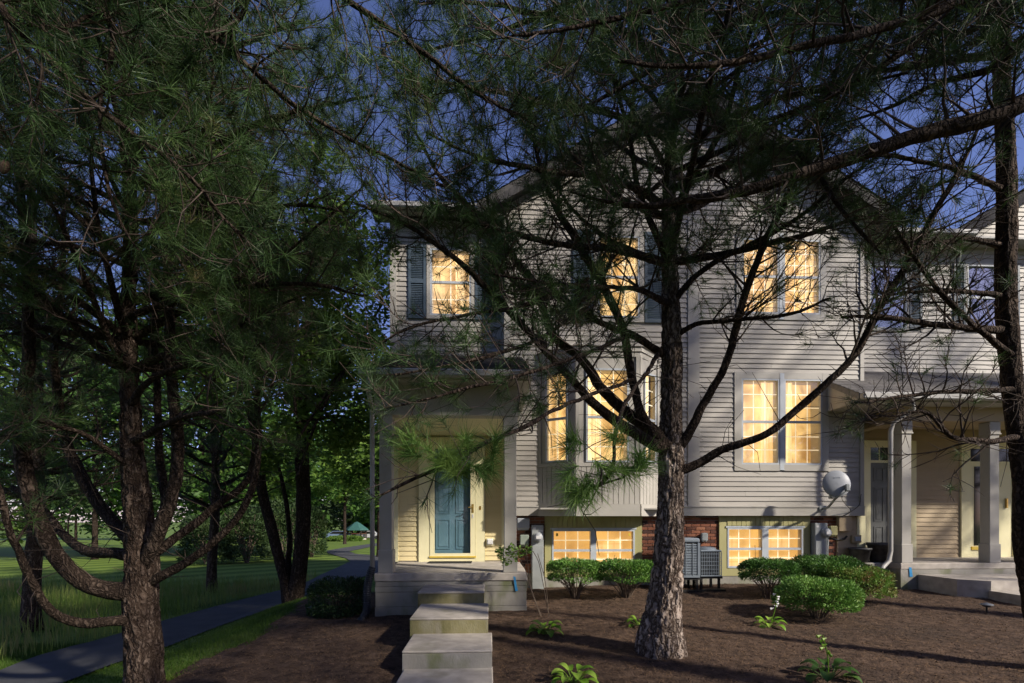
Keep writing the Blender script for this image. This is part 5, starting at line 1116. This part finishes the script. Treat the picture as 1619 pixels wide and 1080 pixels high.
t4.whorls(Q4, 6.4, 10.5, .36, 6, 2.7, .8, .50, .45, .9, .20, .25)
t4.finish(44)
# ---- pine standing outside the view on the right whose long limb reaches across
t5 = Pine('pine_tree', 'pine whose long bare limb reaches in from the right across the sky', (5.6, 2.6, float(H(5.6, 2.6))))
Q5 = t5.trunk([(5.6, 2.6, -.1, .28), (5.62, 2.6, .6, .22), (5.6, 2.62, 2.5, .19), (5.55, 2.65, 5, .16), (5.5, 2.7, 8, .10), (5.5, 2.7, 10.5, .03)], 24, .1, .016, 31)
t5.limb(np.vstack([[5.57, 2.63, 4.4, .11], pl([(1680, 130, 22, 3.5), (1619, 158, 20, 3.5), (1560, 182, 19, 3.5), (1470, 207, 18, 3.55), (1380, 236, 16, 3.6), (1290, 262, 14, 3.65), (1200, 290, 12, 3.7), (1120, 308, 10.5, 3.75), (1060, 318, 9, 3.8), (1010, 325, 7, 3.85), (950, 318, 5, 3.9), (890, 300, 3, 4.0)])]), .35, .7, .3, (.9, .5), seg=18, amp=.01)
t5.limb(np.vstack([[5.55, 2.65, 5.2, .08], pl([(1640, -40, 14, 3.3), (1540, -10, 12, 3.2), (1430, 25, 10, 3.1), (1310, 60, 9, 3.0), (1200, 85, 8, 2.95), (1080, 100, 6, 2.9), (970, 90, 4, 2.9)])]), .5, 1.0, .2, (.8, .4))
t5.limb(np.vstack([[5.55, 2.65, 6.2, .07], pl([(1500, -180, 10, 3.4), (1350, -100, 9, 3.3), (1200, -40, 8, 3.2), (1050, 10, 7, 3.1), (900, 40, 5, 3.0), (780, 60, 3, 3.0)])]), .6, 1.1, .2, (.8, .4))
t5.whorls(Q5, 5.2, 9, .75, 5, 2.3, .8, .3, .4, .8, .28, .4, avoid=lambda d, z: d[0] < -.3 and d[1] < .4 and z < 5.2)
for z_, lst, tf in ((6.6, [(1560, -60, 9, 3.6), (1480, 40, 8, 3.6), (1390, 110, 7, 3.7), (1290, 160, 5.5, 3.8), (1190, 195, 4, 3.9), (1100, 225, 2.5, 4.0)], .7), (6.9, [(1420, -160, 9, 3.8), (1290, -60, 8, 3.8), (1160, 20, 7, 3.8), (1030, 90, 5.5, 3.9), (920, 150, 4, 4.0), (830, 190, 2.5, 4.0)], .75), (7.2, [(1350, -260, 9, 4.2), (1150, -130, 8, 4.2), (950, -30, 7, 4.2), (800, 40, 5, 4.3), (660, 80, 3, 4.3)], .75), (5.9, [(1640, 60, 9, 3.9), (1560, 110, 8, 3.9), (1480, 130, 6, 4.0), (1400, 170, 4, 4.1), (1320, 200, 2.5, 4.2)], .6)):
    t5.limb(np.vstack([[5.52, 2.68, z_, .07], pl(lst)]), tf, 1.2, .22, (.85, .45))
t5.cones(8); t5.finish(44)
# ---- pine outside the view on the left; its limbs hang over the upper left
t7 = Pine('pine_tree', 'pine hanging dark needled limbs down from the upper left corner', (-3.6, 1.4, float(H(-3.6, 1.4))))
Q7 = t7.trunk([(-3.6, 1.4, -.5, .28), (-3.6, 1.4, .6, .22), (-3.55, 1.42, 3, .18), (-3.5, 1.45, 6, .13), (-3.5, 1.5, 9.5, .03)], 24, .1, .016, 41)
for st_, lst, tf in (((-3.55, 1.42, 4.3, .09), [(-60, -60, 9, 2.5), (10, 32, 8.5, 2.6), (120, 140, 7.5, 2.8), (165, 185, 7, 2.85), (240, 240, 6, 2.95), (300, 290, 5.5, 3.0), (350, 350, 4.5, 3.1), (405, 402, 3, 3.2)], .6), ((-3.55, 1.42, 4.6, .07), [(-80, -20, 6, 2.6), (0, 28, 5.5, 2.7), (90, 42, 5, 2.8), (150, 22, 4.5, 2.9), (230, 25, 4, 3.0), (280, -10, 3, 3.0)], .6),
    ((-3.5, 1.45, 5.4, .09), [(60, -150, 9, 3.0), (200, -60, 8, 3.1), (330, 40, 7, 3.2), (430, 130, 6, 3.3), (530, 200, 5, 3.4), (640, 260, 4, 3.5), (720, 300, 3, 3.6)], .7), ((-3.5, 1.45, 5.8, .09), [(300, -220, 9, 3.1), (450, -100, 8, 3.2), (560, -10, 7, 3.3), (660, 60, 6, 3.4), (760, 130, 5, 3.5), (850, 180, 4, 3.6)], .7),
    ((-3.5, 1.45, 5.0, .08), [(-40, -160, 8, 2.7), (100, -40, 7, 2.9), (180, 60, 6, 3.0), (165, 185, 5, 3.0), (172, 280, 4.5, 3.05), (200, 360, 4, 3.1), (228, 405, 3, 3.1)], .4), ((-3.5, 1.45, 6.0, .08), [(150, -250, 8, 3.0), (300, -100, 7, 3.0), (400, 0, 6, 3.05), (340, 85, 5, 3.1), (270, 112, 4, 3.1), (215, 105, 3, 3.1)], .5)):
    t7.limb(np.vstack([[st_], pl(lst)]), min(tf + .2, .9), 1.3, .3, (.8, .4))
t7.whorls(Q7, 3.6, 9, .6, 5, 2.3, .8, .5, .4, .8, .24, .35, avoid=lambda d, z: d[0] > .2 and z < 5)
t7.cones(14); t7.finish(46)
for lab, px, d_, sd in (('dark slender pine behind the left limbs of the many-limbed pine', 50, 8.6, 81), ('dark slender pine between the many-limbed pine and the twin-stemmed tree', 335, 13.2, 85)):
    b_ = atd(px, 900, d_); t9 = Pine('pine_tree', lab, (b_.x, b_.y, float(H(b_.x, b_.y)))); z_ = float(H(b_.x, b_.y))
    Q9 = t9.trunk([(b_.x, b_.y, z_ - .1, .17), (b_.x, b_.y, z_ + .6, .13), (b_.x + .1, b_.y, z_ + 3, .11), (b_.x, b_.y, z_ + 7, .07), (b_.x, b_.y, z_ + 10, .02)], 24, .08, .012, sd, m='bark_brown')
    t9.whorls(Q9, z_ + 2.3, z_ + 9.5, .5, 5, 2.2, .7, .6, .3, .8, .26, .2); t9.finish(34, .005)
# ---- unseen pines added to shade the foreground, neighbouring porch and upper facade
for nm, bx_, by_, sd, za_, zt_ in (('unseen broad pine added behind the viewpoint to shade the front walk', 5.4, -3.2, 51, 3.0, 10.0), ('unseen pine added beyond the right edge to shade the right of the bed', 8.2, -1.2, 61, 2.6, 10.0), ('unseen pine added beyond the right edge to shade the neighbouring porch', 14.6, 7.0, 71, 2.4, 13.5), ('unseen tall pine with a high crown added to shade the upper facade', 10.9, 5.1, 91, 8.0, 15.0)):
    shade_pine = Pine('pine_tree', nm, (bx_, by_, float(H(bx_, by_))))
    Q8 = shade_pine.trunk([(bx_, by_, -.4, .3), (bx_, by_, 1, .22), (bx_, by_, zt_ * .4, .18), (bx_, by_, zt_ * .75, .1), (bx_, by_, zt_ + .6, .03)], 20, .15, .016, sd)
    shade_pine.whorls(Q8, za_, zt_, .62, 5, 3.1, .9, .55, .35, .6, .32, .25); shade_pine.finish(16, .010)

# ---- broadleaf trees, bushes
def leaf_cloud(C, Rr, n, size, flat=1.0):
    """n leaf quads gathered round clump centres C (k,3) with radii Rr (k,)"""
    k = rng.integers(0, len(C), n); u = rng.normal(0, 1, (n, 3)); u /= np.linalg.norm(u, axis=1)[:, None]; r = rng.random(n) ** .45
    p = C[k] + u * (Rr[k] * r)[:, None] * np.array((1, 1, flat))
    a = rng.normal(0, 1, (n, 3)); a[:, 2] *= .5; a /= np.linalg.norm(a, axis=1)[:, None]; b = np.cross(a, rng.normal(0, 1, (n, 3))); b /= np.linalg.norm(b, axis=1)[:, None]
    s = (size * rng.uniform(.6, 1.25, n))[:, None]
    V = np.stack([p - a * s, p - b * s * .5, p + a * s, p + b * s * .5], 1).reshape(-1, 3)
    return V, np.arange(4 * n).reshape(-1, 4)
def broadleaf(label, base, h, rad, z0, nclump, nleaf, size, m, stems=None, bark='bark_dark', trunk_r=.16, seed=0, name='broadleaf_tree', group='broadleaf trees beyond the path', lean=(0, 0)):
    t = thing(name, label, 'tree', base, group); B = np.array(base)
    for st_ in (stems or [[(B[0], B[1], B[2] - .2, trunk_r * 1.5), (B[0], B[1], B[2] + .4, trunk_r), (B[0] + lean[0] * .4, B[1] + lean[1] * .4, B[2] + h * .4, trunk_r * .75), (B[0] + lean[0], B[1] + lean[1], B[2] + h * .8, trunk_r * .25)]]):
        Q = spline(st_, .08 if stems else .4); V, Fc = bark_tube(Q[:, :3], Q[:, 3], 32 if stems else 10, .014, seed); link_mesh('trunk', mesh_np('trunk', V - B, Fc), bark, t, True)
    zc = B[2] + (z0 + h) / 2; hh = (h - z0) / 2
    u = rng.normal(0, 1, (nclump, 3)); u /= np.linalg.norm(u, axis=1)[:, None]; r = rng.random(nclump) ** .4
    C = np.array((B[0] + lean[0] * .6, B[1] + lean[1] * .6, zc)) + u * r[:, None] * np.array((rad, rad, hh)); Rr = rng.uniform(.14, .34, nclump) * rad
    lb = MB()
    for i in range(min(14, nclump)):
        a0 = np.array((B[0], B[1], B[2] + random.uniform(.25, .6) * h)); lb.tube(spline([a0, (a0 + C[i]) / 2 + rng.normal(0, .15, 3), C[i]], .4), np.linspace(trunk_r * .35, .015, len(spline([a0, (a0 + C[i]) / 2, C[i]], .4))) if False else trunk_r * .18, 5, False)
    lb.build('branches', bark, t, True, 'stuff')
    V, Fc = leaf_cloud(C, Rr, nleaf, size); link_mesh('crown', mesh_np('crown', V - B, Fc), m, t, False, 'stuff'); return t
tb3 = ground_hit(468, 958)
dd = 10.6
st1 = pl([(462, 975, 26), (466, 950, 20), (476, 880, 17), (480, 800, 16), (478, 700, 14), (480, 600, 12), (490, 450, 8), (500, 300, 3)], dd); st2 = pl([(462, 960, 22), (452, 920, 14), (440, 880, 12), (428, 830, 12), (415, 780, 11), (405, 700, 9), (385, 600, 7), (360, 480, 3)], dd); st3 = pl([(466, 930, 10, 10.7), (456, 890, 7, 10.9), (458, 850, 6, 11.1), (450, 780, 5, 11.3), (430, 700, 3, 11.5)])
broadleaf('two-stemmed tree with dark bark between the path and the clipped boxwood', tuple(tb3), 9.4, 2.3, 2.3, 100, 40000, .065, 'leaf_b', [st1, st2, st3], seed=4, lean=(-.9, 1.6))
def gpt(px, d): v = atd(px, 850, d); return (v.x, v.y, float(H(v.x, v.y)))
BG = [(600, 30, 10.5, 4.2, 3.6, 'leaf_b', 'light green tree just behind the porch corner, over the path'), (545, 56, 14, 6, 5.2, 'leaf_b', 'yellow-green tree standing before the distant gazebo'),
      (460, 40, 12, 5, 2.2, 'leaf_a', 'green tree seen between the two stems beside the path'), (395, 34, 11, 5, .8, 'leaf_b', 'bright green tree right of the many-limbed pine'), (320, 30, 16, 6, .8, 'leaf_a', 'leafy tree just right of the many-limbed pine trunk'),
      (230, 36, 19, 7, .8, 'leaf_a', 'leafy tree directly behind the many-limbed pine trunk'), (150, 28, 15, 5.5, .6, 'leaf_c', 'dark tree behind the curved limbs of the left pine'), (70, 32, 18, 6.5, .6, 'leaf_a', 'tall tree behind the far left limbs'), (-30, 27, 16, 6, .5, 'leaf_b', 'tree at the left edge of the meadow'),
      (630, 95, 15, 8, 1, 'leaf_a', 'far tree behind the gazebo on the right'), (500, 95, 16, 9, .5, 'leaf_c', 'far dark tree behind the gazebo on the left'), (560, 125, 14, 9, .3, 'leaf_c', 'farthest tree directly behind the gazebo roof'), (595, 118, 14, 9, .3, 'leaf_a', 'farthest tree showing right of the gazebo'), (420, 80, 16, 9, .5, 'leaf_a', 'far tree in the row beyond the lawn'), (300, 80, 17, 9, .5, 'leaf_c', 'far dark tree behind the meadow'), (120, 80, 17, 10, .5, 'leaf_a', 'far tree at the left end of the row')]
for i, (px, d, h, r_, z0, m, lab) in enumerate(BG):
    broadleaf(lab, gpt(px, d), h, r_, z0, 70, 7500, .095 + d * .0036, m, seed=i, trunk_r=.14 + .001 * d)
for i, (x_, y_, h_, lab) in enumerate(((-9, -16, 11, 'leafy tree far behind the viewpoint on the left'), (-1.5, -18, 12, 'leafy tree directly behind the viewpoint'), (6, -20, 12, 'leafy tree behind the viewpoint on the right'), (14, -17, 11, 'leafy tree far behind the viewpoint on the right'), (22, -12, 11, 'leafy tree beyond the right edge behind the viewpoint'))):
    broadleaf(lab, (x_, y_, float(H(x_, y_))), h_, 4.8, .6, 60, 4500, .3, 'leaf_a', seed=90 + i, trunk_r=.2, group='broadleaf trees behind the viewpoint')
def bush(label, base, rx, ry, h, n, size, m, name='shrub', group=None, z0=.1, nst=26, flat_top=.75, tri=True, cat='shrub', stem_r=.008, low=-.35):
    """trimmed shrub: bare stems fanning up into a shell of foliage"""
    t = thing(name, label, cat, base, group); B = np.array(base); k = MB(); 
    for i in range(nst):
        a = random.uniform(0, 6.28); e = random.uniform(.2, .95) ** .6; tip = B + np.array((math.cos(a) * rx * e, math.sin(a) * ry * e, h * random.uniform(.5, .9)))
        mid = B + np.array((math.cos(a) * rx * e * .35, math.sin(a) * ry * e * .35, h * .3)) + rng.normal(0, .02, 3); b0 = B + np.array((math.cos(a) * .05, math.sin(a) * .05, -.03))
        sp = spline([b0, mid, tip], .08); k.tube(sp, np.linspace(stem_r * 1.4, stem_r * .4, len(sp)), 5, False)
        for q in range(2):
            j = random.randint(len(sp) // 3, len(sp) - 2); e2 = sp[j] + rng.normal(0, .09, 3) + np.array((0, 0, .08)); k.tube([sp[j], (sp[j] + e2) / 2 + rng.normal(0, .012, 3), e2], stem_r * .4, 4, False)
    k.build('stems', 'stem', t, True, 'stuff')
    th = rng.uniform(0, 2 * np.pi, n); c = rng.random(n); el = np.arcsin(np.clip(c * (1 - low) + low, -1, 1)); q = 1 - .38 * rng.random(n) ** 1.7
    d = np.stack([np.cos(th) * np.cos(el) ** .55, np.sin(th) * np.cos(el) ** .55, np.sign(np.sin(el)) * np.abs(np.sin(el)) ** flat_top], 1)
    lump = 1 + .4 * fbm(d * 3.0 + B, 4, 5)
    zc = h * (.5 + z0 * .5); p = B + np.array((0, 0, zc)) + d * (q * lump)[:, None] * np.array((rx, ry, h - zc))
    a = d + rng.normal(0, .75, (n, 3)); a[:, 2] += .25; a /= np.linalg.norm(a, axis=1)[:, None]; b = np.cross(a, rng.normal(0, 1, (n, 3))); b /= np.linalg.norm(b, axis=1)[:, None]
    s = (size * rng.uniform(.6, 1.3, n))[:, None]
    V = np.stack([p - a * s * .4, p - b * s * .26, p + a * s, p + b * s * .26], 1).reshape(-1, 3)
    link_mesh('foliage', mesh_np('foliage', V - B, np.arange(4 * n).reshape(-1, 4)), m, t, False, 'stuff'); return t
def bushpx(px0, px1, ptop, pbase, d, label, n, size, m, **kw):
    c = (px0 + px1) / 2; v = atd(c, pbase, d); g0 = float(H(v.x, v.y)); rx = (px1 - px0) / 2 * d / F; h = atd(c, ptop, d).z - g0
    return bush(label, (v.x, v.y, g0), rx, min(rx, kw.pop('ry', rx)), h, n, size, m, **kw)
bushpx(489, 583, 914, 975, 8.1, 'clipped dark boxwood left of the porch by the drain pipe', 9000, .035, 'box_leaf', name='boxwood', z0=-.15, flat_top=.65, low=-.85)
yg = 'clipped yew shrubs along the house'
bushpx(866, 952, 885, 940, 8.75, 'flat-topped yew under the left basement window, nearest the meter', 8000, .034, 'yew', name='yew_shrub', group=yg, z0=.35, flat_top=.55, nst=34)
bushpx(944, 1036, 886, 940, 8.7, 'flat-topped yew under the left basement window, beside the pine trunk', 8000, .034, 'yew', name='yew_shrub', group=yg, z0=.35, flat_top=.55, nst=34)
bushpx(1172, 1258, 884, 935, 8.6, 'yew with bare stems under the right basement window', 8000, .034, 'yew', name='yew_shrub', group=yg, z0=.35, flat_top=.6, nst=34)
bushpx(1248, 1362, 880, 945, 8.7, 'widest yew at the back below the satellite dish', 11000, .034, 'yew', name='yew_shrub', group=yg, z0=.1, flat_top=.7, low=-.4)
bushpx(1290, 1402, 894, 955, 8.3, 'yew at the right end by the pots and downspout', 11000, .034, 'yew', name='yew_shrub', group=yg, z0=.05, flat_top=.75, low=-.45)
bushpx(1233, 1352, 915, 978, 7.2, 'rounded yew standing in front of the other yews', 11000, .034, 'yew', name='yew_shrub', group=yg, z0=.1, flat_top=.75, low=-.45)
for px0, px1, pt, pb, d, lab in ((355, 425, 800, 884, 25, 'dark juniper bush beyond the lawn left of the twin stems'), (415, 485, 790, 882, 27, 'dark juniper bush directly behind the twin stems'), (470, 515, 800, 878, 30, 'dark juniper bush right of the twin stems'), (290, 365, 815, 886, 24, 'dark bush behind the right limbs of the left pine')):
    bushpx(px0, px1, pt, pb, d, lab, 4500, .13, 'leaf_c', name='juniper_bush', group='juniper bushes beyond the lawn', z0=-.3, stem_r=.03)
bushpx(518, 572, 848, 856, 70, 'low green hedge in front of the distant gazebo', 3000, .25, 'leaf_b', name='low_hedge', z0=-.3, stem_r=.03)
# ---- hostas
def hosta(px, py, wpx, n, label, m='hosta', flower=None, seed=0):
    b = ground_hit(px, py); d = (b - Vector((0, 0, EYE))).length; Rw = wpx / 2 * b.y / F; t = thing('hosta', label, 'plant', tuple(b), 'hostas in the mulch bed')
    rs = random.Random(seed)
    for i in range(n):
        a = i * 2.4 + rs.uniform(-.3, .3); f = (i + 1) / n; el = R(68 - 52 * f) ; L = Rw * rs.uniform(.55, .75); wd = L * rs.uniform(.26, .36); st_ = Rw * .45
        du = np.array((math.cos(a), math.sin(a), 0)); p = np.array(b) + du * .015; V = []; k = MB(); pts = []
        for j in range(5): s_ = j / 4; pts.append(p + du * st_ * s_ * math.cos(el) + UP * st_ * s_ * math.sin(el) * 1.1)
        base = pts[-1]; nu = 7; side = np.array((-du[1], du[0], 0)); ang = el * .7; q = base.copy(); rows = []
        for j in range(nu):
            s_ = j / (nu - 1); w_ = wd * (math.sin(math.pi * min(1, s_ * .88 + .08)) ** .8) * (1 - s_ * .15) if j < nu - 1 else .001
            rows.append([q + side * w_ * c_ + UP * (abs(c_) * w_ * .35) for c_ in (-1, -.5, 0, .5, 1)]); dirv = du * math.cos(ang) + UP * math.sin(ang); q = q + dirv * L / (nu - 1); ang -= R(rs.uniform(11, 19))
        vs = [tuple(v) for r_ in rows for v in r_]; fs = [(r_ * 5 + c_, r_ * 5 + c_ + 1, r_ * 5 + c_ + 6, r_ * 5 + c_ + 5) for r_ in range(nu - 1) for c_ in range(4)]
        lf_ = MB().quadmesh(vs, fs).build('leaf', m, t, True); MB().tube(pts, .004, 5, False).build('stalk', m, lf_, True)
    if flower:
        tip = atd(flower[0], flower[1], depth(px, b.y)); sp = spline([tuple(b), tuple((b + tip) / 2 + Vector((.02, 0, 0))), tuple(tip)], .03); fs_ = MB().tube(sp, .005, 6, False).build('flower_stem', 'hosta', t, True)
        for i in range(7):
            c = Vector(sp[-1 - i]) + Vector((rs.uniform(-.03, .03), rs.uniform(-.03, .03), .01)); MB(Matrix.Translation(c) @ Matrix.Rotation(rs.uniform(0, 6), 4, 'Z') @ Matrix.Rotation(R(110), 4, 'X')).lathe([(.003, 0), (.008, .02), (.018, .045), (.012, .05)], seg=6).build('blossom', 'petal' if flower[2] else 'hosta', fs_)
    return t
hosta(862, 1003, 62, 15, 'bright green hosta left of the pine, below the thin bare stems', seed=1); hosta(1012, 990, 50, 13, 'bright hosta half hidden behind the left side of the pine trunk', seed=2)
hosta(1216, 992, 52, 13, 'hosta with a white flower stalk in front of the yews', flower=(1229, 940, True), seed=3); hosta(908, 1080, 84, 15, 'hosta at the bottom edge right of the walk', seed=4); hosta(1310, 1074, 92, 14, 'shaded hosta with a faded stalk at the bottom right', 'hosta_shaded', flower=(1301, 1005, False), seed=5)
# ---- thin-stemmed rose by the porch corner
rb = ground_hit(856, 985)
rose = thing('rose_bush', 'leggy plant with thin bare stems and a leafy top at the porch corner', 'plant', tuple(rb))
d_ = 7.4
for pts in ([(868, 978), (860, 930), (852, 890), (843, 872)], [(856, 978), (842, 940), (832, 905), (822, 885), (808, 878)], [(858, 980), (840, 930), (834, 890), (830, 868), (812, 874)], [(868, 978), (862, 920), (850, 875)]):
    MB().tube(spline([tuple(atd(*p, d_ + random.uniform(-.05, .05))) for p in pts], .04), .0055, 6, False).build('stem', 'stem', rose, True)
C = np.array([atd(px, py, 7.5) for px, py in ((795, 878), (805, 872), (815, 880), (825, 872), (800, 888), (812, 868), (790, 870), (835, 868))])
V, Fc = leaf_cloud(C, np.full(len(C), .09), 420, .028); link_mesh('leaves', mesh_np('leaves', V - np.array(rb), Fc), 'rose_leaf', rose, False, 'stuff')
